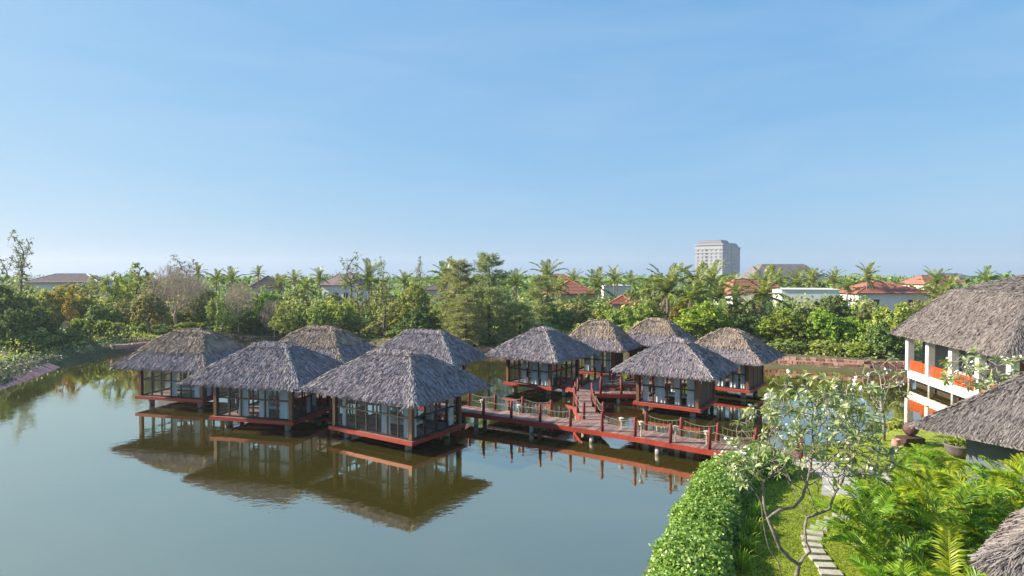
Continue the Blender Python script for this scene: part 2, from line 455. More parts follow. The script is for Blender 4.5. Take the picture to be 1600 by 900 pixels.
def pond_dist(P):
    """signed distance to the shoreline, positive on land"""
    P = np.asarray(P)
    Q = np.array(POND, dtype=float)
    d = np.full(len(P), 1e9)
    inside = np.zeros(len(P), dtype=bool)
    for i in range(len(Q)):
        a, b = Q[i], Q[(i + 1) % len(Q)]
        ab = b - a
        t = np.clip(((P - a) @ ab) / (ab @ ab), 0, 1)
        d = np.minimum(d, np.linalg.norm(P - a - t[:, None] * ab, axis=1))
        c = ((a[1] > P[:, 1]) != (b[1] > P[:, 1]))
        with np.errstate(divide='ignore', invalid='ignore'):
            xx = (b[0] - a[0]) * (P[:, 1] - a[1]) / (b[1] - a[1]) + a[0]
        inside ^= c & (P[:, 0] < xx)
    return np.where(inside, -d, d)

def gz(P):
    P = np.atleast_2d(np.asarray(P, dtype=float))
    d = pond_dist(P)
    near = (P[:, 1] < 40) & (P[:, 0] > 0)
    h = np.where(near, 0.7, 0.85)
    z = np.where(d > 0, np.minimum(0.12 + d * 0.75, h), np.maximum(0.12 + d * 0.6, -1.6))
    far = np.clip((P[:, 1] - 62) / 60, 0, 1) * 0.5
    return z + np.where(d > 1, far, 0)

def gz1(x, y): return float(gz([(x, y)])[0])

def axis(lo, hi, step, big):
    a = list(np.arange(lo, hi + 1e-6, step))
    s = step
    while a[-1] < big: s *= 1.35; a.append(a[-1] + s)
    s = step
    while a[0] > -big: s *= 1.35; a.insert(0, a[0] - s)
    return np.array(a)

xs, ys = axis(-60, 62, 0.7, 900), axis(-6, 92, 0.7, 900)
X, Y = np.meshgrid(xs, ys)
PP = np.stack([X.ravel(), Y.ravel()], 1)
Z = gz(PP)
nx, ny = len(xs), len(ys)
ii, jj = np.meshgrid(np.arange(nx - 1), np.arange(ny - 1))
q = (jj * nx + ii).ravel()
FQ = np.stack([q, q + 1, q + 1 + nx, q + nx], 1)
cx = PP[FQ].mean(1)
is_lawn = (cx[:, 0] > 0) & (cx[:, 0] < 60) & (cx[:, 1] < 40) & (cx[:, 1] > -6) & (pond_dist(cx) > 0.25)
V3 = np.column_stack([PP, Z])
def sub_mesh(name, faces):
    u, inv = np.unique(faces.ravel(), return_inverse=True)
    return np_mesh(name, V3[u], inv.reshape(-1, 4), True)
tag(link('ground', sub_mesh('ground', FQ[~is_lawn]), M['ground']), 'dark earth and rough grass of the banks and land beyond the pond', None, kind='structure')
tag(link('lawn', sub_mesh('lawn', FQ[is_lawn]), M['lawn']), 'short bright yellow green lawn beside the clipped hedge', None, kind='structure')
wx = np.array([(-90, -40, 0), (90, -40, 0), (90, 90, 0), (-90, 90, 0)], dtype=float)
tag(link('water', np_mesh('water', wx, [(0, 1, 2, 3)]), M['water']), 'still brown green pond water mirroring the sky and roofs', None, kind='structure')

# ------------------------------------------------------------------ thatched roofs
def strips(centers, downs, normals, length, width, lift, spread, seed=0):
    """straw bundles lying down the slope: one tapered quad each, tip standing slightly proud"""
    g = np.random.default_rng(seed)
    n = len(centers)
    side = np.cross(normals, downs)
    ang = g.normal(0, spread, n)[:, None]
    d = downs * np.cos(ang) + side * np.sin(ang)
    s = np.cross(normals, d)
    Ls = length * g.uniform(0.55, 1.35, n)[:, None]
    Ws = width * g.uniform(0.5, 1.5, n)[:, None]
    up = normals * (lift * g.uniform(0.2, 1.6, n)[:, None])
    tw = normals * (g.normal(0, 0.35, n)[:, None] * Ws)
    a = centers - d * Ls / 2 - normals * 0.01
    b = centers + d * Ls / 2 + up
    V = np.stack([a - s * Ws / 2 - tw * .5, a + s * Ws / 2 + tw * .5, b + s * Ws * .3 + tw, b - s * Ws * .3 - tw], 1).reshape(-1, 3)
    F = np.arange(n * 4).reshape(-1, 4)
    return V, F

def hip_rings(W, D, rings):
    out = []
    for d, z in rings:
        hx, hy = max(W / 2 - d, 0.04), max(D / 2 - d, 0.04)
        out.append([Vector((-hx, -hy, z)), Vector((hx, -hy, z)), Vector((hx, hy, z)), Vector((-hx, hy, z))])
    return out

def roof_shell(W, D, rings, under_drop=0.2):
    """hip roof solid: rings of (inset, height) from eave to ridge, thick at the eave, open-beamed underneath; corners rounded"""
    mb = MB()
    rs = hip_rings(W, D, rings)
    mb_v = [p for r_ in rs for p in r_]
    fs = []
    for k in range(len(rs) - 1):
        for i in range(4):
            j = (i + 1) % 4
            fs.append((k * 4 + i, k * 4 + j, (k + 1) * 4 + j, (k + 1) * 4 + i))
    t = (len(rs) - 1) * 4
    fs.append((t, t + 1, t + 2, t + 3))
    mb.add(mb_v, fs, 0)
    e, top = rings[0], rings[-1]
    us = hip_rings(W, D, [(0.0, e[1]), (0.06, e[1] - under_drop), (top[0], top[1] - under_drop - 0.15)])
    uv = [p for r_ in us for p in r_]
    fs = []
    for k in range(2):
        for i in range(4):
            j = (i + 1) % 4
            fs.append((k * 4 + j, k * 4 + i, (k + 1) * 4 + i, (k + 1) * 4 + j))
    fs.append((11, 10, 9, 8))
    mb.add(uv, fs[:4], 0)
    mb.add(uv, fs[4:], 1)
    return mb

def roof_strips(W, D, rings, dens, length, width, lift, spread, seed, keep=None):
    g = np.random.default_rng(seed)
    rs = hip_rings(W, D, rings)
    C, Dn, Nn = [], [], []
    for k in range(len(rs) - 1):
        for i in range(4):
            j = (i + 1) % 4
            a, b, c, d = (np.array(p) for p in (rs[k][i], rs[k][j], rs[k + 1][j], rs[k + 1][i]))
            area = 0.5 * np.linalg.norm(np.cross(c - a, d - b))
            n = int(area * dens) + 1
            L0, L1 = np.linalg.norm(b - a), np.linalg.norm(c - d)
            v = g.uniform(0, 1, n)
            acc = g.uniform(0, max(L0, L1), n) <= (L0 + (L1 - L0) * v)
            v = v[acc]
            u = g.uniform(0, 1, len(v))
            p = (a + (b - a) * u[:, None]) * (1 - v[:, None]) + (d + (c - d) * u[:, None]) * v[:, None]
            nn = np.cross(b - a, d - a); nn /= np.linalg.norm(nn)
            if nn[2] < 0: nn = -nn
            # down the slope, perpendicular to the eave, fanning towards the hips
            e = (b - a) / np.linalg.norm(b - a)
            dd = np.cross(nn, e); dd = dd if dd[2] < 0 else -dd
            fan = (u - 0.5)[:, None] * e * 0.3
            dv = dd + fan; dv /= np.linalg.norm(dv, axis=1)[:, None]
            C.append(p + nn * 0.02); Dn.append(dv); Nn.append(np.repeat(nn[None], len(p), 0))
    C, Dn, Nn = np.concatenate(C), np.concatenate(Dn), np.concatenate(Nn)
    if keep is not None:
        m = keep(C); C, Dn, Nn = C[m], Dn[m], Nn[m]
    return strips(C, Dn, Nn, length, width, lift, spread, seed + 1)

def eave_fringe(W, D, z, slope, per_m, length, width, seed, drop=0.0):
    g = np.random.default_rng(seed)
    Vs, n0 = [], 0
    cs = [(-W / 2, -D / 2), (W / 2, -D / 2), (W / 2, D / 2), (-W / 2, D / 2)]
    C, Dn, Nn = [], [], []
    for i in range(4):
        a, b = np.array(cs[i]), np.array(cs[(i + 1) % 4])
        L = np.linalg.norm(b - a)
        n = int(L * per_m)
        u = g.uniform(-0.005, 1.005, n)
        e = (b - a) / L
        o = np.array([e[1], -e[0]])
        p = a + (b - a) * u[:, None] + o * g.uniform(-0.10, 0.05, n)[:, None]
        st = slope + g.normal(0, 0.22, n)
        d3 = np.column_stack([o[0] * np.cos(st), o[1] * np.cos(st), -np.sin(st)])
        d3 += np.column_stack([np.outer((u - 0.5) * 0.5 + g.normal(0, .12, n), e), np.zeros(n)])
        d3 /= np.linalg.norm(d3, axis=1)[:, None]
        nn = np.column_stack([o[0] * np.sin(st), o[1] * np.sin(st), np.cos(st)])
        C.append(np.column_stack([p, z + g.uniform(-0.12, 0.03, n) - drop])); Dn.append(d3); Nn.append(nn)
    return strips(np.concatenate(C), np.concatenate(Dn), np.concatenate(Nn), length, width, 0.0, 0.12, seed + 3)

def thatched_roof(parent, W, D, ze, zt, style, seed, dens=400, sl=0.50, sw=0.024, keep=None, rings=None, cap=True):
    half = min(W, D) / 2
    if rings is None:
        if style == 'tan':
            h = zt - ze
            rings = [(0, ze), (half * .36, ze + h * .40), (half * .38, ze + h * .47), (half * .60, ze + h * .74), (half * .80, ze + h * .93), (half * .95, ze + h)]
        else:
            h = zt - ze
            rings = [(0, ze), (half * .38, ze + h * .465), (half * .79, ze + h * .875), (half * .805, ze + h * .915), (half * .95, ze + h)]
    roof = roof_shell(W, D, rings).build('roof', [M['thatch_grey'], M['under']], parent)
    lower = rings[:2] if style == 'tan' else rings
    V, F = roof_strips(W, D, lower, dens, sl, sw, 0.026, 0.10, seed, keep)
    V2, F2 = eave_fringe(W, D, ze, 0.55, 46, 0.26, sw * 1.1, seed + 9)
    if keep is not None:
        ck = keep(V2.reshape(-1, 4, 3).mean(1)); V2 = V2.reshape(-1, 4, 3)[ck].reshape(-1, 3); F2 = np.arange(len(V2)).reshape(-1, 4)
    me = np_mesh('thatch', np.concatenate([V, V2]), np.concatenate([F, F2 + len(V)]))
    link('thatch', me, M['thatch_pale' if style == 'pale' else 'thatch_grey'], roof, 'stuff')
    if style == 'tan':
        V, F = roof_strips(W, D, rings[2:], dens * 0.7, sl * 1.5, sw * 1.25, 0.03, 0.10, seed + 4)
        link('thatch_overlay', np_mesh('thatch_overlay', V, F), M['thatch_tan'], roof, 'stuff')
    elif cap:
        mb = MB()
        p = hip_rings(W, D, [(half * .80, ze + (zt - ze) * .925)])[0]
        for i in range(4): mb.tube([p[i], (p[i] + p[(i + 1) % 4]) / 2 + Vector((0, 0, -.02)), p[(i + 1) % 4]], 0.028, 5)
        mb.build('ridge_rope', M['rope'], roof)
    # hips: brighter straw bundles laid along each hip line
    hv, hf = [], []
    g = np.random.default_rng(seed + 31)
    rr = hip_rings(W, D, rings)
    for i in range(4):
        C, Dn, Nn = [], [], []
        for k in range(len(rr) - 1):
            a, b = np.array(rr[k][i]), np.array(rr[k + 1][i])
            L = np.linalg.norm(b - a)
            if L < 0.3: continue
            n = int(L * 110)
            t = g.uniform(0, 1, n)
            d = (a - b) / L
            o = np.array([d[0], d[1], 0]); o /= np.linalg.norm(o)
            nn = np.cross(np.cross(d, [0, 0, 1]), d); nn /= np.linalg.norm(nn); nn = nn if nn[2] > 0 else -nn
            s = np.cross(nn, d)
            off = g.normal(0, 0.21, n)
            C.append(b + (a - b) * t[:, None] + s * off[:, None] + nn * (0.05 - 0.46 * np.abs(off)[:, None]))
            Dn.append(np.repeat(d[None], n, 0) + s * off[:, None] * 1.2); Nn.append(np.repeat(nn[None], n, 0))
        C, Dn, Nn = np.concatenate(C), np.concatenate(Dn), np.concatenate(Nn)
        Dn /= np.linalg.norm(Dn, axis=1)[:, None]
        if keep is not None:
            m_ = keep(C); C, Dn, Nn = C[m_], Dn[m_], Nn[m_]
        v, f = strips(C, Dn, Nn, 0.42, sw, 0.02, 0.12, seed + 40 + i)
        hf.append(f + sum(len(x) for x in hv)); hv.append(v)
    link('hip_straw', np_mesh('hip_straw', np.concatenate(hv), np.concatenate(hf)), M['thatch_tan' if style == 'tan' else ('thatch_pale' if style == 'pale' else 'thatch_hip')], roof, 'stuff')
    return roof

# ------------------------------------------------------------------ pond pavilions
ZD = 0.68                                  # deck top
PAV_GROUP = 'thatched pavilions on stilts over the pond'
def curtain_mesh(w, h, n=14, amp=0.035):
    vs, fs = [], []
    for i in range(n + 1):
        t = i / n
        y = amp * math.sin(t * math.pi * 5)
        for z, k in ((0, 1.0), (h * .45, .92), (h, 1.0)):
            vs.append(((t - .5) * w * k, y, z))
    for i in range(n):
        for r_ in range(2):
            a = i * 3 + r_
            fs.append((a, a + 3, a + 4, a + 1))
    me = bpy.data.meshes.new('curtain'); me.from_pydata(vs, [], fs); me.update()
    me.polygons.foreach_set('use_smooth', [True] * len(fs))
    me.materials.append(M['curtain'])
    return me
CURT = curtain_mesh(0.42, 2.0)
CURT2 = curtain_mesh(0.66, 2.0, 18)

def pavilion(front, ang, W, D, style, label, seed, board_sides=(), curtains=(), ze=2.82, zt=4.9, over=1.22):
    """front = eave corner towards the viewer; local -Y face looks to the sunny side, +X face is the shaded one"""
    a = R(ang)
    fr, fl = Vector((math.cos(a), math.sin(a))), Vector((-math.sin(a), math.cos(a)))
    c = Vector(front) + fl * W / 2 + fr * D / 2
    root = empty('pavilion', (c.x, c.y, 0), a - math.pi / 2, label, 'pavilion', PAV_GROUP)
    w, d = W - 2 * over, D - 2 * over              # posts' rectangle
    dw, dd = w + 0.42, d + 0.42
    rn = random.Random(seed)
    # deck floor, fascia boards
    mb = MB(); nb = int(dd / 0.14)
    for k in range(nb):
        y = -dd / 2 + (k + .5) * dd / nb
        mb.box((0, y, ZD - 0.02 + rn.uniform(-.003, .003)), (dw - 0.02, dd / nb - 0.012, 0.04))
    mb.build('deck_planks', M['deck'], root, kind='stuff')
    for sx, sy, lx, ly in ((0, -1, dw + .10, .05), (0, 1, dw + .10, .05), (-1, 0, .05, dd), (1, 0, .05, dd)):
        MB().box((sx * (dw / 2 + .025), sy * (dd / 2 + .025), ZD - 0.09), (lx, ly, 0.20)).build('fascia_board', M['red_wood'], root)
    mb = MB()
    for k in range(3): mb.box((0, (k - 1) * (d * .36), ZD - .14), (dw - .1, .12, .16))
    mb.build('floor_joist', M['dark_wood'], root)
    # stilts
    for sx in (-1, 1):
        for sy in (-1, 1):
            MB().tube([(sx * w * .40, sy * d * .40, -1.7), (sx * w * .40, sy * d * .40, ZD - .20)], 0.18, 12).build('stilt', M['stilt'], root, True)
    # corner posts and head beams
    for sx in (-1, 1):
        for sy in (-1, 1):
            MB().box((sx * w / 2, sy * d / 2, (ZD + ze + .1) / 2), (.21, .21, ze + .1 - ZD)).build('corner_post', M['brown_wood'], root)
    zb = ze - 0.04
    for sx, sy, lx, ly in ((0, -1, w - .21, .14), (0, 1, w - .21, .14), (-1, 0, .14, d - .21), (1, 0, .14, d - .21)):
        MB().box((sx * w / 2, sy * d / 2, zb), (lx, ly, .16)).build('head_beam', M['dark_wood'], root)
    # four sides: frames with panes, or dark boards
    z0, z1, zm = ZD, zb - .08, ZD + 1.10
    for si, (nx_, ny_, L) in enumerate(((0, -1, w), (1, 0, d), (0, 1, w), (-1, 0, d))):
        Ms = Matrix(((-ny_, nx_, 0), (nx_, ny_, 0), (0, 0, 1)))     # columns: along the side, outward normal
        T = lambda s, o, z: (Vector((-ny_ * s + nx_ * (o + (d if ny_ else w) / 2), nx_ * s + ny_ * (o + (d if ny_ else w) / 2), z)))
        l0 = L - .21
        def bx(mb, s, o, z, ls, lo, lz):
            mb.box(T(s, o, z), (ls, lo, lz) if ny_ else (lo, ls, lz))
        if si in board_sides:
            n = max(8, int(l0 / .24))
            for k in range(n):
                s = -l0 / 2 + (k + .5) * l0 / n
                b = MB(); bx(b, s, rn.uniform(-.015, .02), (z0 + z1) / 2, l0 / n - .016, .05, z1 - z0)
                b.build('wall_board', M['board_wood'], root)
            b = MB(); bx(b, 0, -.06, (z0 + z1) / 2, l0, .03, z1 - z0 - .01)
            b.build('wall_backing', M['dark_wood'], root)
            continue
        n = max(3, int(round(l0 / .82)))
        f = MB()
        for k in range(n + 1):
            s = -l0 / 2 + .03 + k * (l0 - .06) / n
            bx(f, s, 0, (z0 + z1) / 2, .085, .07, z1 - z0)
        bx(f, 0, .004, z0 + .04, l0, .075, .08); bx(f, 0, .004, zm, l0, .08, .075); bx(f, 0, .004, z1 - .03, l0, .075, .06)
        fo = f.build('window_frame', M['dark_wood'], root)
        for k in range(n):
            s = -l0 / 2 + .03 + (k + .5) * (l0 - .06) / n
            for za, zc in ((z0 + .08, zm - .0375), (zm + .0375, z1 - .06)):
                b = MB(); bx(b, s, 0, (za + zc) / 2, (l0 - .06) / n - .087, .012, zc - za - .002)
                b.build('pane', M['glass'], fo)
        for (cs, k, big) in curtains:
            if cs != si: continue
            o = link('curtain', CURT2 if big else CURT, None, root)
            s = -l0 / 2 + (k * l0)
            o.location = T(s, -.17, ZD + .03)
            o.rotation_euler = (0, 0, 0 if ny_ else math.pi / 2)
    thatched_roof(root, W, D, ze, zt, style, seed)
    return root, c

full = lambda *s: [(k, p, b) for k in s for p, b in ((.10, False), (.90, False))]
cl = [(0, .10, False), (0, .42, True), (0, .92, False), (1, .08, False), (1, .9, False), (2, .3, True), (2, .75, True), (3, .2, False)]
PAV = {}
def pv(key, *a, **k): PAV[key] = pavilion(*a, **k)
pv('C', (-4.64, 27.9), 57.5, 8.0, 6.3, 'grey', 'grey thatched pavilion nearest the water in front, where the red boardwalk ends', 11, zt=4.82,
   curtains=[(0, .09, False), (0, .93, False), (0, .66, True), (1, .07, False), (1, .9, False), (2, .35, True), (2, .7, True), (3, .5, True)])
pv('B', (-11.6, 32.1), 75.5, 7.5, 6.3, 'grey', 'grey thatched pavilion between the frontmost pavilion and the tan roofed outermost one', 12, zt=4.82,
   curtains=[(0, .34, True), (0, .62, True), (0, .9, True), (1, .5, False), (2, .2, True), (2, .6, True), (3, .4, False)])
pv('A', (-19.7, 38.0), 76, 7.4, 6.3, 'tan', 'outermost pavilion at the open water with tan straw over a grey thatch skirt', 13, zt=5.05,
   curtains=[(0, .52, False), (0, .9, False), (2, .3, False), (2, .8, False), (1, .2, False)])
pv('D', (-11.9, 41.6), 75, 7.4, 6.3, 'tan', 'tan thatched pavilion half hidden behind the two front grey roofs', 14, zt=4.95, curtains=full(0, 1))
pv('E', (-4.0, 40.0), 67, 7.4, 5.2, 'grey', 'grey thatched pavilion directly behind the frontmost pavilion, walls hidden', 15, zt=4.85, curtains=full(0, 1))
pv('F', (3.08, 41.9), 54, 6.3, 6.4, 'grey', 'grey thatched pavilion standing alone beyond the long boardwalk, before the casuarinas', 16, zt=4.84,
   curtains=[(0, .36, False), (0, .62, True), (0, .86, True), (1, .1, False), (1, .92, False), (2, .5, True), (3, .3, False)])
pv('G', (8.92, 47.9), 62, 5.8, 4.8, 'tan', 'small tan straw roofed pavilion peeping out behind the lone grey pavilion', 17, zt=4.90, board_sides=(1,),
   curtains=[(0, .3, True), (0, .6, True), (0, .88, False)])
pv('H', (14.6, 50.4), 62, 6.4, 6.0, 'tan', 'rearmost tan roofed pavilion under the round green trees', 18, zt=4.90, board_sides=(0,), curtains=full(1))
pv('I', (11.8, 35.0), 56.5, 6.3, 6.1, 'grey', 'grey thatched pavilion with boarded dark side wall beside the rope railed boardwalk', 19, zt=4.72, board_sides=(1,),
   curtains=[(0, .10, False), (0, .36, True), (0, .68, False), (0, .92, True), (2, .3, True), (2, .7, False)])
pv('J', (17.1, 40.8), 53, 6.3, 6.3, 'tan', 'tan domed thatch pavilion closest to the red stone bank', 20, zt=4.82, board_sides=(1,),
   curtains=[(0, .5, True), (0, .75, True), (0, .93, False)])

# daybeds standing inside the glazed pavilions
def daybed(key, dx, dy, rz, label):
    root, c = PAV[key]
    p = root.matrix_basis @ Vector((dx, dy, ZD))
    o = empty('daybed', p, root.rotation_euler.z + rz, label, 'daybed', 'white daybeds inside the pavilions')
    m = MB().box((0, 0, .27), (1.9, .85, .10))
    for sx in (-1, 1):
        for sy in (-1, 1): MB().box((sx * .85, sy * .35, .11), (.07, .07, .22)).build('leg', M['dark_wood'], o)
    m.build('frame', M['dark_wood'], o)
    MB().box((0, 0, .41), (1.84, .80, .17), taper=.97).build('mattress', M['linen'], o)
    MB().box((-.68, 0, .555), (.36, .6, .11), taper=.8).build('pillow', M['linen'], o)
daybed('C', .9, -.4, 0.1, 'white daybed behind the glass of the frontmost pavilion')
daybed('B', .6, -.5, 0.0, 'white daybed inside the second grey pavilion from the open water')
daybed('A', .2, -.6, 0.1, 'white daybed inside the outermost tan roofed pavilion')
daybed('F', .2, -.5, 0.0, 'white daybed inside the lone grey pavilion beyond the boardwalk')
daybed('I', .1, -.4, 0.0, 'white daybed inside the grey pavilion beside the rope railing')

# armchairs on the glazed floors
def armchair(key, dx, dy, rz, label):
    root, c = PAV[key]
    p = root.matrix_basis @ Vector((dx, dy, ZD))
    o = empty('armchair', p, root.rotation_euler.z + rz, label, 'armchair', 'dark armchairs inside the pavilions')
    MB().box((0, 0, .38), (.56, .56, .10)).build('seat', M['board_wood'], o)
    MB().box((0, .27, .68), (.56, .06, .52)).build('backrest', M['board_wood'], o)
    for s in (-1, 1):
        MB().box((s * .27, 0, .60), (.05, .5, .05)).build('armrest', M['board_wood'], o)
        for t in (-1, 1): MB().box((s * .25, t * .24, .18), (.05, .05, .36)).build('leg', M['board_wood'], o)
armchair('C', -1.7, -1.0, 1.2, 'dark armchair at the glass of the frontmost pavilion')
armchair('C', -1.2, .5, 2.6, 'dark armchair deeper inside the frontmost pavilion')
armchair('B', -1.5, -.9, 1.9, 'dark armchair inside the second grey pavilion from the open water')
armchair('F', -1.1, -.6, 1.2, 'dark armchair inside the lone grey pavilion beyond the boardwalk')

# ------------------------------------------------------------------ boardwalks
def walkway(label, pts, width, seed, rails=(True, True), gap=((), ()), s0=0.5, spacing=1.85, ZW=0.78, stake=True):
    """plank walk on piles; rails = (left, right) of the walking direction; gap = post-free stretches in metres per side"""
    rn = random.Random(seed)
    pts = [Vector((x, y)) for x, y in pts]
    # smooth resample
    P = [pts[0]]
    for i in range(len(pts) - 1):
        p0, p1, p2, p3 = pts[max(i - 1, 0)], pts[i], pts[i + 1], pts[min(i + 2, len(pts) - 1)]
        n = max(2, int((p2 - p1).length / .14))
        for k in range(1, n + 1):
            t = k / n
            P.append(0.5 * ((2 * p1) + (p2 - p0) * t + (2 * p0 - 5 * p1 + 4 * p2 - p3) * t * t + (3 * p1 - p0 - 3 * p2 + p3) * t ** 3))
    S = [0]
    for i in range(1, len(P)): S.append(S[-1] + (P[i] - P[i - 1]).length)
    tot = S[-1]
    def ev(s):
        s = min(max(s, 0), tot)
        for i in range(1, len(S)):
            if S[i] >= s: break
        t = (s - S[i - 1]) / max(S[i] - S[i - 1], 1e-6)
        d = (P[i] - P[i - 1]).normalized()
        return P[i - 1].lerp(P[i], t), d, Vector((-d.y, d.x))
    c0 = P[0]
    root = empty('boardwalk', (c0.x, c0.y, 0), 0, label, 'boardwalk', 'red edged timber boardwalks between the pavilions')
    loc = lambda p, z: (p.x - c0.x, p.y - c0.y, z)
    mb = MB(); n = int(tot / .15)
    for k in range(n):
        p, d, nn = ev((k + .5) * tot / n)
        mb.box(loc(p, ZW - .02 + rn.uniform(-.005, .005)), (tot / n - .014, width + rn.uniform(-.02, .02), .04), math.atan2(d.y, d.x) + rn.uniform(-.006, .006))
    mb.build('deck_planks', M['deck'], root, kind='stuff')
    for side in (1, -1):
        mb = MB(); m_ = max(2, int(tot / .5))
        prev = None
        for k in range(m_ + 1):
            p, d, nn = ev(k * tot / m_)
            q_ = p + nn * side * (width / 2 + .02)
            if prev is not None: mb.beam(loc(prev, ZW - .15), loc(q_, ZW - .15), .06, .24)
            prev = q_
        mb.build('edge_beam', M['red_wood'], root)
    k, s = 0, 1.6
    while s < tot:
        p, d, nn = ev(s)
        for side in (1, -1):
            q_ = p + nn * side * width * .33
            MB().tube([loc(q_, -1.7), loc(q_, ZW - .15)], .13, 10).build('pile', M['stilt'], root, True)
        mb = MB().beam(loc(p - nn * width * .48, ZW - .16), loc(p + nn * width * .48, ZW - .16), .14, .16)
        mb.build('cross_beam', M['dark_wood'], root)
        s += 3.7
    for si, side in enumerate((1, -1)):
        if not rails[si]: continue
        tops, s = [], s0
        while s <= tot - .1:
            blocked = any(a <= s <= b for a, b in gap[si])
            if not blocked:
                p, d, nn = ev(s)
                q_ = p + nn * side * (width / 2 - .06)
                h = .92 + rn.uniform(-.03, .04)
                lx, ly = rn.uniform(-.02, .02), rn.uniform(-.02, .02)
                b = loc(q_, ZW - .02)
                t = (b[0] + lx, b[1] + ly, ZW + h)
                po = MB().tube([b, (b[0] + lx * .5, b[1] + ly * .5, ZW + h * .5), t, (t[0], t[1], t[2] + .03)], [.085, .083, .080, .05], 9)
                po.build('rail_post', M['red_post'], root, True)
                tops.append((Vector(t), s))
            else: tops.append(None)
            s += spacing
        for k in range(len(tops) - 1):
            if tops[k] is None or tops[k + 1] is None: continue
            a, b = tops[k][0], tops[k + 1][0]
            for dz, sag, r_ in ((-.08, .17, .012), (-.42, .20, .011)):
                mb = MB()
                mb.tube([a.lerp(b, t / 8) + Vector((0, 0, dz - sag * 4 * (t / 8) * (1 - t / 8))) for t in range(9)], r_, 5)
                mb.build('rope', M['rope'], root)
            mb = MB()
            for j in range(1, 8):
                t = j / 8
                p = a.lerp(b, t) + Vector((0, 0, -.17 * 4 * t * (1 - t)))
                mb.tube([p + Vector((0, 0, -.10)), p + Vector((0, 0, -.46))], .005, 3)
            mb.build('netting', M['rope'], root, kind='stuff')
    return root, ev

main, main_ev = walkway('long boardwalk running from the frontmost pavilion to the clipped hedge', [(-3.3, 36.5), (1, 34.15), (5.6, 31.35), (10.2, 28.05), (13.2, 26.7)], 1.5, 1,
        gap=(((7.6, 10.2),), ()), s0=.35, spacing=1.87)
walkway('boardwalk leading straight back from the long boardwalk to the far pavilions', [(4.75, 32.75), (4.45, 36.4), (5.1, 41.3), (6.8, 45.6), (8.3, 48.6)], 1.25, 2, s0=.9, spacing=1.6, gap=(((10.2, 12.5),), ((8.6, 10.6), (11.8, 14.5))))
walkway('short boardwalk linking the central junction to the grey boarded pavilion', [(5.8, 41.5), (7.6, 41.2), (9.2, 41.0)], 1.2, 3, s0=.4, spacing=1.4)
walkway('short boardwalk stub to the lone grey pavilion', [(5.0, 42.7), (4.4, 43.6), (3.9, 44.5)], 1.1, 4, s0=.5, spacing=1.3)
walkway('boardwalk passing behind the grey boarded pavilion to the tan pavilion by the bank', [(6.9, 44.8), (9.8, 45.0), (13.4, 45.4)], 1.2, 5, s0=.6, spacing=1.6)
walkway('boardwalk stub to the rearmost pavilion', [(11.4, 45.7), (11.8, 48.2), (12.4, 51.4)], 1.2, 6, s0=.6, spacing=1.6)
walkway('boardwalk hidden behind the front pavilions, continuing the long one', [(-3.6, 36.65), (-7, 38.5), (-12, 39.9), (-18.8, 41.4)], 1.4, 7, s0=.6, spacing=1.8, gap=(((2.6, 4.4), (11, 13)), ((.6, 2.4), (8, 9.6))))
walkway('short boardwalk stub joining the frontmost pavilion', [(-4.6, 36.4), (-4.7, 35.4), (-4.8, 34.6)], 1.1, 8, (False, False))

def path_light(u, v, h, label):
    x, y, z = at(u, v, .78)
    o = empty('path_light', (x, y, .78), 0, label, 'path light', 'cream capped path lights on the boardwalk')
    MB().tube([(0, 0, 0), (0, 0, h - .16)], .035, 8).build('stem', M['lamp_cap'], o)
    MB().lathe((0, 0, h - .16), [(.05, 0), (.10, .02), (.10, .12), (.06, .15)], 12).build('lantern', M['lamp_cap'], o)
    MB().lathe((0, 0, h - .01), [(.15, 0), (.15, .03), (.03, .07)], 12).build('cap', M['lamp_cap'], o)
path_light(1106, 696, .62, 'cream capped path light between the last rope posts before the hedge')
path_light(1057, 692, .75, 'cream path light just before the third post from the hedge end')
path_light(1003, 684, .75, 'cream path light midway along the rope railed boardwalk')
path_light(972, 671, .55, 'cream path light right after the boardwalk junction')
path_light(811, 649, .55, 'cream path light on the far side near the frontmost pavilion')
path_light(753, 642, .60, 'cream path light at the first railing post by the frontmost pavilion')

# ------------------------------------------------------------------ plants: shared mesh makers
def leaf_cards(C, Nrm, size, aspect, seed, droop=0.0, jitter=0.6):
    """one pointed four-cornered leaf per centre, facing roughly along Nrm"""
    g = np.random.default_rng(seed)
    n = len(C)
    nn = Nrm + g.normal(0, jitter, (n, 3))
    nn /= np.linalg.norm(nn, axis=1)[:, None] + 1e-9
    d = np.cross(nn, g.normal(0, 1, (n, 3)))
    d[:, 2] -= droop * np.linalg.norm(d, axis=1)
    d -= nn * (d * nn).sum(1)[:, None]
    d /= np.linalg.norm(d, axis=1)[:, None] + 1e-9
    s = np.cross(nn, d)
    L = size * g.uniform(0.6, 1.4, n)[:, None]
    W = L * aspect * .5
    V = np.stack([C - d * L * .5, C + s * W - d * L * .05, C + d * L * .5 - nn * L * .1, C - s * W - d * L * .05], 1).reshape(-1, 3)
    return V, np.arange(n * 4).reshape(-1, 4)

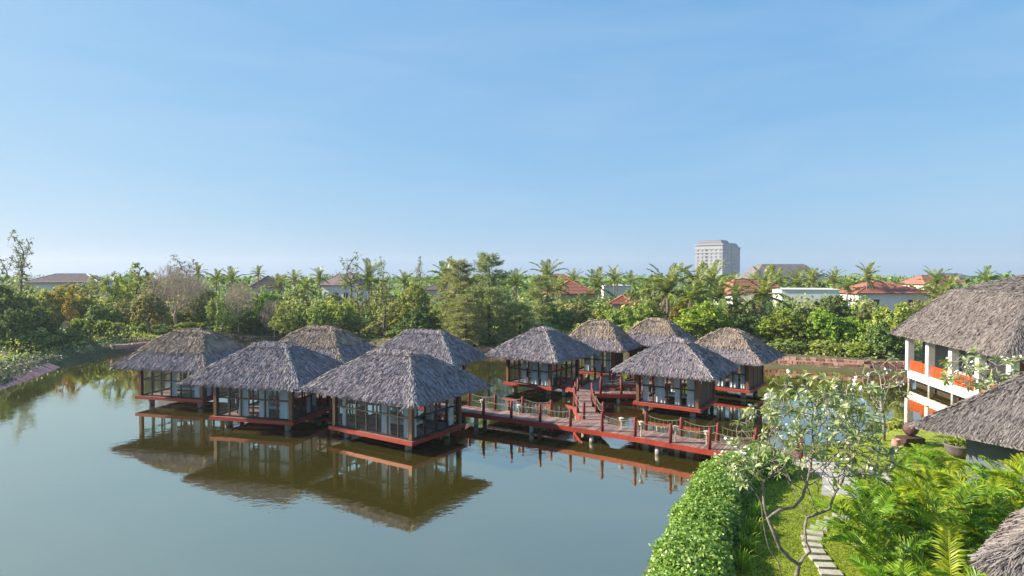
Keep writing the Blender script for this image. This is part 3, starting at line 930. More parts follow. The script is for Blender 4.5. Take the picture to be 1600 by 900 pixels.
def colonize(att, root, step, infl, kill, first, maxn=2600, seed=0, grav=0.0):
    """space colonisation: returns node positions and parents"""
    g = np.random.default_rng(seed)
    nodes = [np.array(root, dtype=float)] + [np.array(p[0] if len(p) == 2 else p, dtype=float) for p in first]
    par = [-1] + [p[1] if len(p) == 2 else i for i, p in enumerate(first)]
    att = att.copy()
    A = np.array(nodes)
    for it in range(140):
        if len(att) == 0 or len(nodes) > maxn: break
        D = np.linalg.norm(att[:, None] - A[None], axis=2)
        k = D.argmin(1); dm = D[np.arange(len(att)), k]
        near = dm < infl
        if not near.any(): infl *= 1.3; continue
        added = False
        for i in np.unique(k[near]):
            v = (att[near & (k == i)] - A[i])
            v = (v / np.linalg.norm(v, axis=1)[:, None]).mean(0) + g.normal(0, .12, 3)
            v[2] += grav
            l = np.linalg.norm(v)
            if l < 1e-4: continue
            p = A[i] + v / l * step
            if np.min(np.linalg.norm(A - p, axis=1)) < step * .35: continue
            nodes.append(p); par.append(int(i)); added = True
        A = np.array(nodes)
        D = np.linalg.norm(att[:, None] - A[None], axis=2).min(1)
        att = att[D > kill]
        if not added: break
    return A, np.array(par)

def skeleton(A, par, r0, rtip, expo=2.4):
    n = len(A)
    cnt = np.zeros(n); kids = [[] for _ in range(n)]
    for i in range(1, n): kids[par[i]].append(i)
    for i in range(n - 1, -1, -1):
        cnt[i] = max(1, sum(cnt[j] for j in kids[i])) if kids[i] else 1
    rad = np.maximum(rtip, r0 * (cnt / cnt[0]) ** (1 / expo))
    return kids, cnt, rad

def limbs(mb, A, par, kids, cnt, rad, n=6, rmin=0.0, mi=0):
    st = [(0, -1)]
    while st:
        i, p = st.pop()
        ch, rr = ([A[p], A[i]], [min(rad[p], rad[i] * 1.25), rad[i]]) if p >= 0 else ([A[i]], [rad[i]])
        while kids[i]:
            ks = sorted(kids[i], key=lambda j: -cnt[j])
            for j in ks[1:]:
                if rad[j] >= rmin: st.append((j, i))
            i = ks[0]
            if rad[i] < rmin: break
            ch.append(A[i]); rr.append(rad[i])
        if len(ch) > 1: mb.tube(ch, rr, n if rr[0] > .05 else max(3, n - 3), mi)

def blob(n, c, r, seed, power=0.5, zmin=None):
    g = np.random.default_rng(seed)
    v = g.normal(0, 1, (n, 3)); v /= np.linalg.norm(v, axis=1)[:, None]
    v *= (g.uniform(0, 1, n) ** power)[:, None]
    p = np.array(c) + v * np.array(r)
    return p

ARCH = {}
def tree_arch(key, seed, H, Rx, lobes, n_att, per_tip, leaf, aspect, spread, bark='bark', trunk_r=.16, droop=.2, tip_only=True, jit=0.7, trunk_h=.3):
    """tree of height H metres, radius Rx: lobes = (x, y, z, r) in units of Rx / H"""
    att = np.concatenate([blob(int(n_att * l[3] ** 2 / sum(q[3] ** 2 for q in lobes)) + 3,
                               (l[0] * Rx, l[1] * Rx, l[2] * H), (l[3] * Rx, l[3] * Rx, l[3] * H * (l[4] if len(l) > 4 else .4)), seed + i, .38) for i, l in enumerate(lobes)])
    att = att[att[:, 2] > H * .12]
    first = [(0.02 * Rx * math.sin(k), 0.02 * Rx * math.cos(k * 1.7), H * trunk_h * (k + 1) / 4) for k in range(4)]
    A, par = colonize(att, (0, 0, -.4), H * .055, H * .35, H * .075, first, 900, seed)
    kids, cnt, rad = skeleton(A, par, trunk_r, .012)
    mb = MB(); limbs(mb, A, par, kids, cnt, rad, 6, .014)
    tm = mb.mesh(key + '_trunk', True); tm.materials.append(M[bark])
    tips = np.array([i for i in range(len(A)) if cnt[i] <= 2 and A[i][2] > H * .15])
    g = np.random.default_rng(seed + 5)
    C = np.repeat(A[tips], per_tip, 0)
    # clump size differs clump by clump, so outline and gaps are uneven
    cs = np.repeat(g.uniform(.5, 1.5, len(tips)), per_tip)[:, None]
    off = g.normal(0, 1, C.shape) * np.array([1, 1, .75])
    off /= np.linalg.norm(off, axis=1)[:, None]
    rr = (g.uniform(0, 1, len(C)) ** .45)[:, None]
    P = C + off * rr * cs * spread
    ctr = np.array([0, 0, H * .5])
    nr = off * .8 + (P - ctr) / np.linalg.norm(P - ctr, axis=1)[:, None] * .5 + np.array([0, 0, .35])
    V, F = leaf_cards(P, nr, leaf, aspect, seed + 6, droop, jit)
    cm = np_mesh(key + '_crown', V, F)
    ARCH[key] = (tm, cm, H, Rx)

tree_arch('round', 101, 7, 3.2, [(0, 0, .62, .8), (.5, .2, .5, .5), (-.5, -.2, .55, .55), (.1, -.5, .45, .5), (-.2, .5, .7, .45)], 330, 30, .36, .55, .42)
tree_arch('dense', 102, 7, 3.4, [(0, 0, .55, .85), (.55, -.1, .42, .55), (-.55, .1, .45, .55), (0, -.55, .38, .6), (.1, .3, .78, .4), (-.3, -.3, .7, .4)], 380, 32, .42, .5, .46, droop=.5)
tree_arch('loose', 103, 8, 3.0, [(0, 0, .6, .6), (.5, .3, .75, .4), (-.6, 0, .62, .42), (.3, -.5, .45, .4), (-.2, .2, .9, .35), (.6, -.2, .4, .3)], 270, 22, .32, .5, .40)
tree_arch('tall', 104, 9, 2.6, [(0, 0, .78, .55), (.5, .1, .62, .42), (-.5, -.1, .55, .45), (.1, -.3, .4, .45), (0, .2, .92, .3)], 280, 22, .32, .45, .40)
tree_arch('wispy', 105, 12, 3.2, [(0, 0, .75, .5), (.5, .1, .6, .35), (-.55, -.1, .6, .38), (.35, -.2, .88, .28), (-.2, .2, .95, .25), (.7, .1, .72, .2)], 250, 17, .32, .42, .60)
tree_arch('shrub', 106, 3, 2.0, [(0, 0, .5, .8, .5), (.6, .2, .4, .5, .6), (-.6, -.1, .45, .5, .6), (0, -.5, .35, .5, .6)], 150, 22, .28, .5, .30, trunk_r=.06, trunk_h=.1)
tree_arch('broadshrub', 107, 3.2, 2.0, [(0, 0, .55, .7, .5), (.6, .2, .5, .5, .6), (-.6, -.1, .6, .5, .5)], 110, 16, .46, .45, .34, trunk_r=.06, droop=.7, trunk_h=.1)

def casuarina(key, seed, H, Rx):
    g = np.random.default_rng(seed)
    mb = MB()
    mb.tube([(0, 0, -.4), (.05, 0, H * .4), (0, .05, H * .75), (0, 0, H)], [.2, .14, .07, .015], 7)
    P, Dv = [], []
    nb = 74
    for k in range(nb):
        t = ((k + .5) / nb) ** 1.05
        z = H * (.05 + .93 * t)
        L = Rx * (1.08 - t) ** .8 * g.uniform(.45, 1.2) + .2
        a = k * 2.4 + g.normal(0, .4)
        el = .15 + .95 * t + g.normal(0, .18)
        ss = np.linspace(0, 1, 7)
        pts = np.array([(math.cos(a) * L * s, math.sin(a) * L * s, z + L * s * math.tan(min(el, 1.15)) * .55 - .3 * L * s * s) for s in ss])
        mb.tube(pts, [.035 * (1 - .8 * s) * (1.2 - t) + .006 for s in ss], 4)
        # side branchlets carry the plumes
        n = int(11 * L / Rx * 2) + 7
        for j in range(n):
            s = g.uniform(.22, 1.03); i = min(int(s * 6), 5); f = s * 6 - i
            b = pts[i] * (1 - f) + pts[i + 1] * f
            da = a + g.normal(0, .9)
            d = np.array([math.cos(da), math.sin(da), g.normal(.35, .4)]); d /= np.linalg.norm(d)
            ln = g.uniform(.35, .85) * (1.1 - .5 * t)
            m = 13
            q = np.linspace(0.1, 1, m)[:, None]
            P.append(b + d * ln * q + g.normal(0, .035, (m, 3)))
            dd = d * .6 + g.normal(0, .5, (m, 3)); dd[:, 2] -= .12
            Dv.append(dd / np.linalg.norm(dd, axis=1)[:, None])
    P, Dv = np.concatenate(P), np.concatenate(Dv)
    s = np.cross(Dv, g.normal(0, 1, Dv.shape)); s /= np.linalg.norm(s, axis=1)[:, None]
    L = g.uniform(.18, .42, len(P))[:, None]; W = g.uniform(.018, .036, len(P))[:, None]
    m = P + Dv * L * .5
    e = P + Dv * L; e[:, 2] -= .10 * L[:, 0]
    V = np.stack([P, m + s * W, e, m - s * W], 1).reshape(-1, 3)
    tm = mb.mesh(key + '_trunk', True); tm.materials.append(M['bark'])
    ARCH[key] = (tm, np_mesh(key + '_crown', V, np.arange(len(V)).reshape(-1, 4)), H, Rx)
casuarina('casuarina', 201, 10, 2.9)
casuarina('casuarina_slim', 202, 10, 2.2)

def bare_arch(key, seed, H, Rx):
    att = np.concatenate([blob(420, (0, 0, H * .62), (Rx, Rx, H * .38), seed, .5), blob(160, (.2 * Rx, 0, H * .8), (Rx * .7, Rx * .7, H * .2), seed + 1, .5)])
    A, par = colonize(att, (0, 0, -.3), H * .045, H * .4, H * .05, [(0, 0, H * .08), (.03, 0, H * .16)], 1500, seed, .12)
    kids, cnt, rad = skeleton(A, par, .13, .016, 2.2)
    mb = MB(); limbs(mb, A, par, kids, cnt, rad, 5, .03)
    tm = mb.mesh(key + '_trunk', True); tm.materials.append(M['twig'])
    g = np.random.default_rng(seed)
    idx = np.array([i for i in range(len(A)) if cnt[i] < 8])
    n = 5
    P = np.repeat(A[idx], n, 0)
    d = g.normal(0, .55, P.shape); d[:, 2] += .8
    d /= np.linalg.norm(d, axis=1)[:, None]
    s = np.cross(d, g.normal(0, 1, d.shape)); s /= np.linalg.norm(s, axis=1)[:, None]
    L = g.uniform(.4, 1.0, len(P))[:, None]
    V = np.stack([P - s * .014, P + s * .014, P + d * L + s * .007, P + d * L - s * .007], 1).reshape(-1, 3)
    ARCH[key] = (tm, np_mesh(key + '_twigs', V, np.arange(len(V)).reshape(-1, 4)), H, Rx)
bare_arch('bare', 301, 7, 3.0)

def plant(key, u, vtop, Y, wpx, label, mat, cat='tree', name='tree', group=None, z=None, crown='crown', squash=None):
    """one tree: stands at distance Y in line with photo column u, its top at row vtop, its crown wpx wide"""
    x = (u - 800) / FPX * Y
    z0 = gz1(x, Y) if z is None else z
    ztop = HC - (vtop - V0) * Y / FPX
    tm, cm, H, Rx = ARCH[key]
    h = max(ztop - z0, .8) / H
    w = wpx * Y / FPX / (2.25 * Rx)
    o = empty(name, (x, Y, z0), rnd.uniform(0, 6.28), label, cat, group)
    o.scale = (w, w, h)
    a = link('trunk', tm, None, o)
    c = link(crown, cm, None, o)
    if not cm.materials: cm.materials.append(M[mat])
    c.material_slots[0].link = 'OBJECT'
    c.material_slots[0].material = M[mat]
    return o

def frond_mesh(name, L, e0, bend, n, leaf, w, vee, seed, mat, drop=.5, stem=.0):
    """one feather leaf along +X: arching midrib, two rows of narrow leaflets"""
    g = np.random.default_rng(seed)
    pts, p, e = [], np.array([0., 0., 0.]), e0
    ns = 12
    for k in range(ns + 1):
        pts.append(p.copy())
        p = p + np.array([math.cos(e), 0, math.sin(e)]) * L / ns
        e -= bend / ns * (0.5 + k / ns)
    pts = np.array(pts)
    mb = MB(); mb.tube(pts, list(np.linspace(.022, .005, ns + 1) * (L / 2.2) ** .5), 4)
    V, F = list(mb.v), [f for f in mb.f]
    tri = []
    for k in range(n):
        t = stem + (1 - stem) * (k + .5) / n
        i = min(int(t * ns), ns - 1); f = t * ns - i
        b = pts[i] * (1 - f) + pts[i + 1] * f
        d = (pts[i + 1] - pts[i]) / np.linalg.norm(pts[i + 1] - pts[i])
        up = np.array([-d[2], 0, d[0]])
        tt = (t - stem) / (1 - stem)
        ll = leaf * (math.sin(math.pi * (.12 + .80 * tt)) ** .7) * g.uniform(.85, 1.12)
        for sg in (-1, 1):
            dr = d * (.55 + .6 * tt) + np.array([0, sg * 1.0, 0]) + up * vee + g.normal(0, .09, 3)
            dr /= np.linalg.norm(dr)
            m = b + dr * ll * .5
            e_ = b + dr * ll + np.array([0, 0, -drop * ll * g.uniform(.5, 1.2)])
            ww = w * g.uniform(.8, 1.2)
            s = d * ww
            k0 = len(V)
            V += [b - s * .3, b + s * .3, m + s * .5, e_, m - s * .5]
            F.append((k0, k0 + 1, k0 + 2, k0 + 3, k0 + 4))
    me = bpy.data.meshes.new(name)
    me.from_pydata([tuple(v) for v in V], [], F); me.update()
    me.materials.append(M[mat])
    return me

FR = [frond_mesh('frond', 3.0, e, b, 30, .72, .10, v, 400 + i, 'palm_leaf', .38) for i, (e, b, v) in enumerate(((1.38, .7, .25), (1.12, .95, .2), (.78, 1.15, .1), (.35, 1.15, -.05), (-.15, .8, -.3)))]
FRD = frond_mesh('frond', 2.7, -.7, .7, 20, .6, .06, -.4, 410, 'palm_dry', .8)
def trunk_mesh(seed, lean):
    g = np.random.default_rng(seed)
    mb = MB()
    pts = [(lean * t * t, lean * .3 * math.sin(t * 3), t) for t in np.linspace(-.06, 1, 9)]
    mb.tube(pts, [.16, .13, .115, .11, .105, .10, .10, .11, .12], 8)
    me = mb.mesh('trunk', True); me.materials.append(M['palm_bark'])
    return me
TR = [trunk_mesh(1, .06), trunk_mesh(2, -.1), trunk_mesh(3, .02)]

def palm(u, vtop, Y, wpx, label, dry=2, n=16, windy=.25, mat=None, group='coconut palms beyond the pond'):
    """coconut palm: trunk and every frond a part; vtop is the row its highest fronds reach"""
    x = (u - 800) / FPX * Y
    z0 = gz1(x, Y)
    s = wpx * Y / FPX / 4.7
    ztop = HC - (vtop - V0) * Y / FPX
    hub = max(ztop - 2.6 * s, z0 + .6)
    o = empty('coconut_palm', (x, Y, z0), 0, label, 'palm tree', group)
    t = link('trunk', rnd.choice(TR), None, o)
    t.scale = (max(s, .8) * 1.1, max(s, .8) * 1.1, hub - z0); a0 = rnd.uniform(0, 6.28)
    t.rotation_euler = (0, 0, a0)
    cl = 0.06 if t.data is TR[0] else (-.1 if t.data is TR[1] else .02)
    top = Vector((cl * max(s, .8) * 1.1 * math.cos(a0), cl * max(s, .8) * 1.1 * math.sin(a0), hub - z0))
    for k in range(n):
        lv = (k * 5) // n
        f = link('frond', FR[lv], None, o)
        f.location = top
        f.rotation_euler = (rnd.uniform(-.15, .15), rnd.uniform(-.14, .14), k * 2.4 + rnd.uniform(-.25, .25))
        q_ = s * rnd.uniform(.85, 1.12)
        f.scale = (q_, q_, q_)
    for k in range(dry):
        f = link('frond', FRD, None, o)
        f.location = top
        f.rotation_euler = (0, rnd.uniform(0, .4), rnd.uniform(0, 6.28))
        f.scale = (s, s, s)
    return o

# ------------------------------------------------------------------ buildings in the distance
def world_box_house(u0, u1, veave, Y, dep, ze, zr, rz, label, wall, roofm, cat='house', group='villas beyond the trees', wins=3, over=.6, hip=.5, chimney=False, zb=None, ridge=None):
    """hip-roofed house: front wall spans photo columns u0..u1 at distance Y"""
    x0, x1 = (u0 - 800) / FPX * Y, (u1 - 800) / FPX * Y
    w = x1 - x0
    c = Vector(((x0 + x1) / 2, Y + dep / 2))
    z0 = gz1(c.x, c.y) if zb is None else zb
    o = empty('villa', (c.x, c.y, z0), rz, label, cat, group)
    MB().box((0, 0, (ze - z0) / 2 - .3), (w - 2 * over, dep - 2 * over, ze - z0 + .6)).build('wall', wall, o)
    hip_in = min(w, dep) / 2
    mb = MB()
    rs = hip_rings(w, dep, [(0, ze - z0), (0, ze - z0 + .16), (hip_in * .98, zr - z0)])
    if w > dep:
        t = hip * hip_in
        rs[2] = [Vector((-w / 2 + hip_in * hip * 1.2, -.05, zr - z0)), Vector((w / 2 - hip_in * hip * 1.2, -.05, zr - z0)), Vector((w / 2 - hip_in * hip * 1.2, .05, zr - z0)), Vector((-w / 2 + hip_in * hip * 1.2, .05, zr - z0))]
    vs = [p for r_ in rs for p in r_]
    fs = [(3, 2, 1, 0)]
    for k in range(2):
        for i in range(4):
            j = (i + 1) % 4
            fs.append((k * 4 + i, k * 4 + j, k * 4 + 4 + j, k * 4 + 4 + i))
    fs.append((8, 9, 10, 11))
    mb.add(vs, fs)
    ro = mb.build('roof', roofm, o)
    rb = MB()
    for i in range(4): rb.beam(rs[1][i], rs[2][i], .22, .16)
    rb.beam(rs[2][0] + Vector((0, .05, .04)), rs[2][1] + Vector((0, .05, .04)), .24, .16)
    rb.build('ridge_tiles', ridge or roofm, ro)
    # tile courses stand proud of the two slopes in view
    tb = MB()
    a, b, c2, d = rs[1][0], rs[1][1], rs[2][1], rs[2][0]
    for k in range(1, 9):
        t = k / 9
        tb.beam(a.lerp(d, t) + Vector((0, -.02, .02)), b.lerp(c2, t) + Vector((0, -.02, .02)), .10, .05)
    tb.build('tile_courses', roofm, ro, kind='stuff')
    hw = (ze - z0)
    for k in range(wins):
        s = -w / 2 + over + (k + .5) * (w - 2 * over) / wins
        f = MB().box((s, -dep / 2 + over - .02, hw * .60), (1.3, .10, 1.3)).build('window', wall, o)
        MB().box((s, -dep / 2 + over - .05, hw * .60), (1.14, .08, 1.14)).build('pane', M['window_dark'], f)
    if chimney: MB().box((w * .2, 0, zr - z0 + .3), (.7, .7, 1.2)).build('chimney', wall, o)
    return o

VG = 'villas beyond the trees'
world_box_house(22, 126, 438, 112, 12, 7.3, 9.0, .35, 'mauve tiled villa with white hip ridge behind the trees on the open water side', M['white_wall'], M['mauve_tile'], ridge=M['white_wall'])
world_box_house(378, 434, 452, 120, 8, 6.3, 8.6, .4, 'small brown gabled villa between palms behind the pinkish bare trees', M['cream_wall'], M['mauve_tile'])
world_box_house(500, 562, 447, 125, 8, 6.6, 8.9, -.3, 'pale villa with pinkish roof left of the feathery palm clump', M['white_wall'], M['mauve_tile'])
world_box_house(655, 720, 455, 125, 9, 5.6, 7.3, .1, 'low villa with faded roof tucked behind the casuarinas', M['cream_wall'], M['mauve_tile'])
world_box_house(852, 935, 456, 105, 10, 5.4, 7.8, .12, 'red roofed villa with stained cream wall above the lone grey pavilion', M['cream_wall'], M['red_tile'])
world_box_house(958, 1000, 466, 92, 6, 4.3, 5.6, -.2, 'low red roofed annex behind the small tan pavilion', M['cream_wall'], M['red_tile'], wins=1)
world_box_house(1136, 1238, 462, 110, 10, 5.2, 7.9, .10, 'red tiled villa with white wall below the pale tower', M['white_wall'], M['red_tile'])
world_box_house(1344, 1462, 459, 108, 12, 5.4, 7.7, -.06, 'long red tiled villa with bright white wall near the big thatched hall', M['white_wall'], M['red_tile'], wins=2, hip=.9)
world_box_house(1440, 1520, 441, 150, 10, 6.4, 8.6, .1, 'distant red roof just showing over the big thatched hall', M['cream_wall'], M['red_tile'])
world_box_house(1470, 1530, 434, 260, 14, 7.0, 9.2, .0, 'far white building with grey roof near the horizon', M['white_wall'], M['slate'], wins=4)
world_box_house(60, 170, 495, 84, 6, 3.0, 4.3, .1, 'low white service building half hidden behind the trees by the stone slabs', M['white_wall'], M['mauve_tile'], wins=3)
world_box_house(830, 905, 437, 170, 12, 6.6, 8.9, .05, 'distant brown roof behind the tall palms near the casuarinas', M['cream_wall'], M['red_tile'])
# white flat-roofed block
def flat_block(u0, u1, vtop, Y, dep, rz, label):
    x0, x1 = (u0 - 800) / FPX * Y, (u1 - 800) / FPX * Y
    zt = HC - (vtop - V0) * Y / FPX
    c = ((x0 + x1) / 2, Y + dep / 2)
    z0 = gz1(*c)
    o = empty('flat_roofed_house', (c[0], c[1], z0), rz, label, 'house', VG)
    w = x1 - x0
    MB().box((0, 0, (zt - z0) / 2 - .2), (w, dep, zt - z0 + .4)).build('wall', M['white_wall'], o)
    MB().box((0, 0, zt - z0 + .06), (w + .3, dep + .3, .14)).build('parapet', M['white_wall'], o)
    for k in range(2):
        f = MB().box((-w * .25 + k * w * .4, -dep / 2 - .01, (zt - z0) * .5), (1.5, .08, 1.2)).build('window', M['white_wall'], o)
        MB().box((-w * .25 + k * w * .4, -dep / 2 - .05, (zt - z0) * .5), (1.3, .06, 1.0)).build('pane', M['window_dark'], f)
flat_block(1236, 1318, 453, 100, 9, -.25, 'white flat roofed house beside the palm in front of the red tiled villa')
flat_block(940, 984, 447, 112, 7, .1, 'white flat walled house behind the small red annex')

# pale high-rise with mansard roofs
def tower():
    Y = 620
    k = Y / FPX
    x0 = (1086 - 800) * k; xm = (1130 - 800) * k; x1 = (1161 - 800) * k
    zt = HC + (428 - 383) * k; zb = .8
    o = empty('tower', ((x0 + xm) / 2 + 8.0, Y + 12, zb), -.72, 'pale grey high rise with dark mansard roofs on the horizon', 'tower')
    W, D, H = (xm - x0) * 1.0, 23, zt - zb
    MB().box((0, 0, H / 2), (W, D, H)).build('main_block', M['tower_wall'], o)
    MB().box((1.2, 25, H * .47), (W * .92, 24, H * .94)).build('side_wing', M['tower_wall'], o)
    for cx_, cy_, w, d, z in ((0, 0, W, D, H), (1.2, 25, W * .92, 23, H * .94)):
        MB().box((cx_, cy_, z + .5), (w + 2, d + 2, 1.0)).build('cornice', M['tower_wall'], o)
        MB().box((cx_, cy_, z + 3.2), (w - 1, d - 1, 4.4), taper=.8).build('mansard_roof', M['slate'], o)
    for zz in (.80, .9): MB().box((0, 0, H * zz), (W + 1, D + 1, .9)).build('band_course', M['tower_wall'], o)
    for side in (0, 1):
        cols = 6 if side == 0 else 9
        for r_ in range(int(H / 3.6)):
            for c in range(cols):
                z = H - 5 - r_ * 3.6
                if z < 12: continue
                dark = side == 0 and c == 2
                wd = 2.6 if dark else 1.9
                if side == 0: p, q_ = (-W / 2 + (c + .5) * W / cols, -D / 2 - .1, z), (wd, .4, 2.1)
                else:
                    y = -D / 2 + 2.5 + c * (D + 20) / cols
                    if abs(y - D / 2) < 2.0: continue
                    wing = y > D / 2
                    if wing and z > H * .94 - 4: continue
                    p, q_ = ((1.2 + W * .46 if wing else W / 2) + .1, y, z), (.4, wd, 2.1)
                f = MB().box(p, q_).build('window', M['tower_wall'], o)
                n_ = (0, -.1, 0) if side == 0 else (.1, 0, 0)
                MB().box((p[0] + n_[0], p[1] + n_[1], p[2]), (max(q_[0] - .5, .4) if side == 0 else .4, .4 if side == 0 else wd - .5, 1.7)).build('pane', M['window_dark' if dark else 'tower_glass'], f)
tower()

# thatched hall ridge far behind palms
def far_hall():
    Y = 170; k = Y / FPX
    x0, x1 = (1172 - 800) * k, (1300 - 800) * k
    o = empty('thatched_hall', ((x0 + x1) / 2, Y + 7, 1), 0, 'distant long grey thatched hall roof behind palms right of the tower', 'hall')
    W = x1 - x0
    MB().box((0, 0, 2.5), (W - 4, 10, 5.4)).build('wall', M['cream_wall'], o)
    roof_shell(W, 15, [(0, 5.5), (3.4, 8.9), (5.6, 10.9)]).build('roof', [M['far_thatch'], M['under']], o)
far_hall()

# ------------------------------------------------------------------ big thatched pavilion hall over the water
def big_hall():
    rz = -math.atan2(.178, .984)
    # local: x = towards the viewer's right, y = away along the facade; origin NW corner of the walls at water level
    fx = Vector((.984, -.178)); fy = Vector((.178, .984))
    o = empty('restaurant_hall', (32.4, 48.7, 0), rz, 'large grey thatched hall with white beam and orange balcony panels over the water', 'hall')
    L, T = 13.2, 13.0
    P = lambda x, y, z: (x, -y, z)
    MB().box(P(T / 2, L / 2, .84), (T, L, .64)).build('floor_beam', M['white_wall'], o)
    MB().box(P(T / 2 + .06, L / 2 + .06, .62), (T - .3, L - .3, .5)).build('floor_slab', M['under'], o)  # dark colour puts the shade under the hall into the slab
    for k in range(5):
        y = .12 + k * (L - .24) / 4 if k < 4 else L - .12
        MB().box(P(.10, y, 2.65), (.46, .46, 2.98)).build('column', M['white_wall'], o)
        MB().box(P(.16, y, -.6), (.26, .26, 2.2)).build('stilt', M['concrete'], o)
    for k in range(1, 5):
        MB().box(P(T * k / 4 - .1, L - .12, 2.65), (.46, .46, 2.98)).build('column', M['white_wall'], o)
        MB().box(P(T * k / 4 - .1, .12, 2.65), (.46, .46, 2.98)).build('column', M['white_wall'], o)
    rn = random.Random(5)
    for k in range(4):
        y0 = .12 + k * (L - .24) / 4 + .20; y1 = .12 + (k + 1) * (L - .24) / 4 - .20
        n = 10
        rl = MB().box(P(.10, (y0 + y1) / 2, 1.98), (.10, y1 - y0, .08)); ro = rl.build('handrail', M['orange_wood'], o)
        for i in range(n):
            MB().box(P(.10 + rn.uniform(-.01, .01), y0 + (i + .5) * (y1 - y0) / n, 1.56), (.045, (y1 - y0) / n - .025, .76)).build('balcony_board', M['orange_wood'], o)
    MB().box(P(T / 2 + .1, L / 2, -.65), (T - .9, L - .5, 2.0)).build('underfloor_shade_box', M['under'], o)  # added dark box, stands in for the shade beneath the floor
    # rear wall, timber doors
    MB().box(P(4.2, L / 2, 2.7), (.2, L - .4, 3.06)).build('inner_wall', surf('grey_blue_wall', (.20, .21, .22), (.30, .31, .32), 1, .9, 0), o)
    MB().box(P(T / 2 + .4, .13, 2.7), (T - 1.3, .14, 3.04)).build('end_wall', M['grey_and_shaded_wall'], o)
    for k in range(3):
        y = 2.4 + k * 4.2
        d = MB().box(P(4.05, y, 2.3), (.10, 1.7, 2.1)).build('door', M['board_wood'], o)
        MB().box(P(3.98, y + .1, 2.3), (.05, .06, .3)).build('handle', M['lamp_cap'], d)
    MB().box(P(.10, L / 2, 4.24), (.30, L, .22)).build('wall_plate', M['brown_wood'], o)
    rh = bpy.data.objects.new('roof_frame', None)
    # roof centre
    W, D = T + 1.8, L + 1.9
    ro = empty('x', (0, 0, 0)); bpy.data.objects.remove(ro)
    c = P(T / 2, L / 2, 0)
    rings = [(0, 4.15), (2.8, 7.65), (7.0, 9.25)]
    keep = lambda C: (C[:, 0] < 3.5) | (C[:, 1] < -2)
    r_ = thatched_roof(o, W, D, 4.15, 9.4, 'pale', 71, 420, .42, .024, keep, rings, False)
    r_.location = c
    return o
big_hall()

def near_roof(corner, edir, W, D, ze, zt, style, label, seed, dens, sl, sw, wall_in, keepd, z0=.7):
    """thatched garden pavilion: corner = eave corner seen leftmost, edir = direction of the eave coming towards the viewer"""
    e = Vector(edir).normalized(); inn = Vector((-e.y, e.x))
    # local -Y = eave outward... choose local X along e, local Y along inn
    rz = math.atan2(e.y, e.x)
    c = Vector(corner) + e * W / 2 + inn * D / 2
    o = empty('garden_pavilion', (c.x, c.y, 0), rz, label, 'pavilion', 'thatched garden pavilions on the lawn')
    MB().box((0, 0, (z0 + ze) / 2 + .1), (W - 2 * wall_in, D - 2 * wall_in, ze - z0 + .3)).build('wall', M['grey_and_shaded_wall'], o)  # pale wall, its shade under the eave is put into the colour
    MB().box((0, 0, z0 + .04), (W - wall_in, D - wall_in, .16)).build('plinth', M['concrete'], o)
    cl_ = np.array([-W / 2, -D / 2])
    keep = lambda C: np.linalg.norm(C[:, :2] - cl_, axis=1) < keepd
    rings = [(0, ze), (min(W, D) * .2, ze + (zt - ze) * .42), (min(W, D) * .46, zt)]
    thatched_roof(o, W, D, ze, zt, style, seed, dens, sl, sw, keep, rings, False)
    return o
near_roof((16.1, 23.8), (.5, -.86), 9.0, 8.0, 3.0, 6.0, 'pale', 'grey thatched garden pavilion on the lawn behind the stone bowl planter', 81, 480, .46, .022, 1.3, 8.5)
near_roof((9.25, 11.75), (.64, -.77), 6.0, 7.0, 3.25, 5.6, 'pale', 'grey thatch corner of the closest garden pavilion beside the areca palms', 82, 1100, .36, .018, 1.2, 4.0)

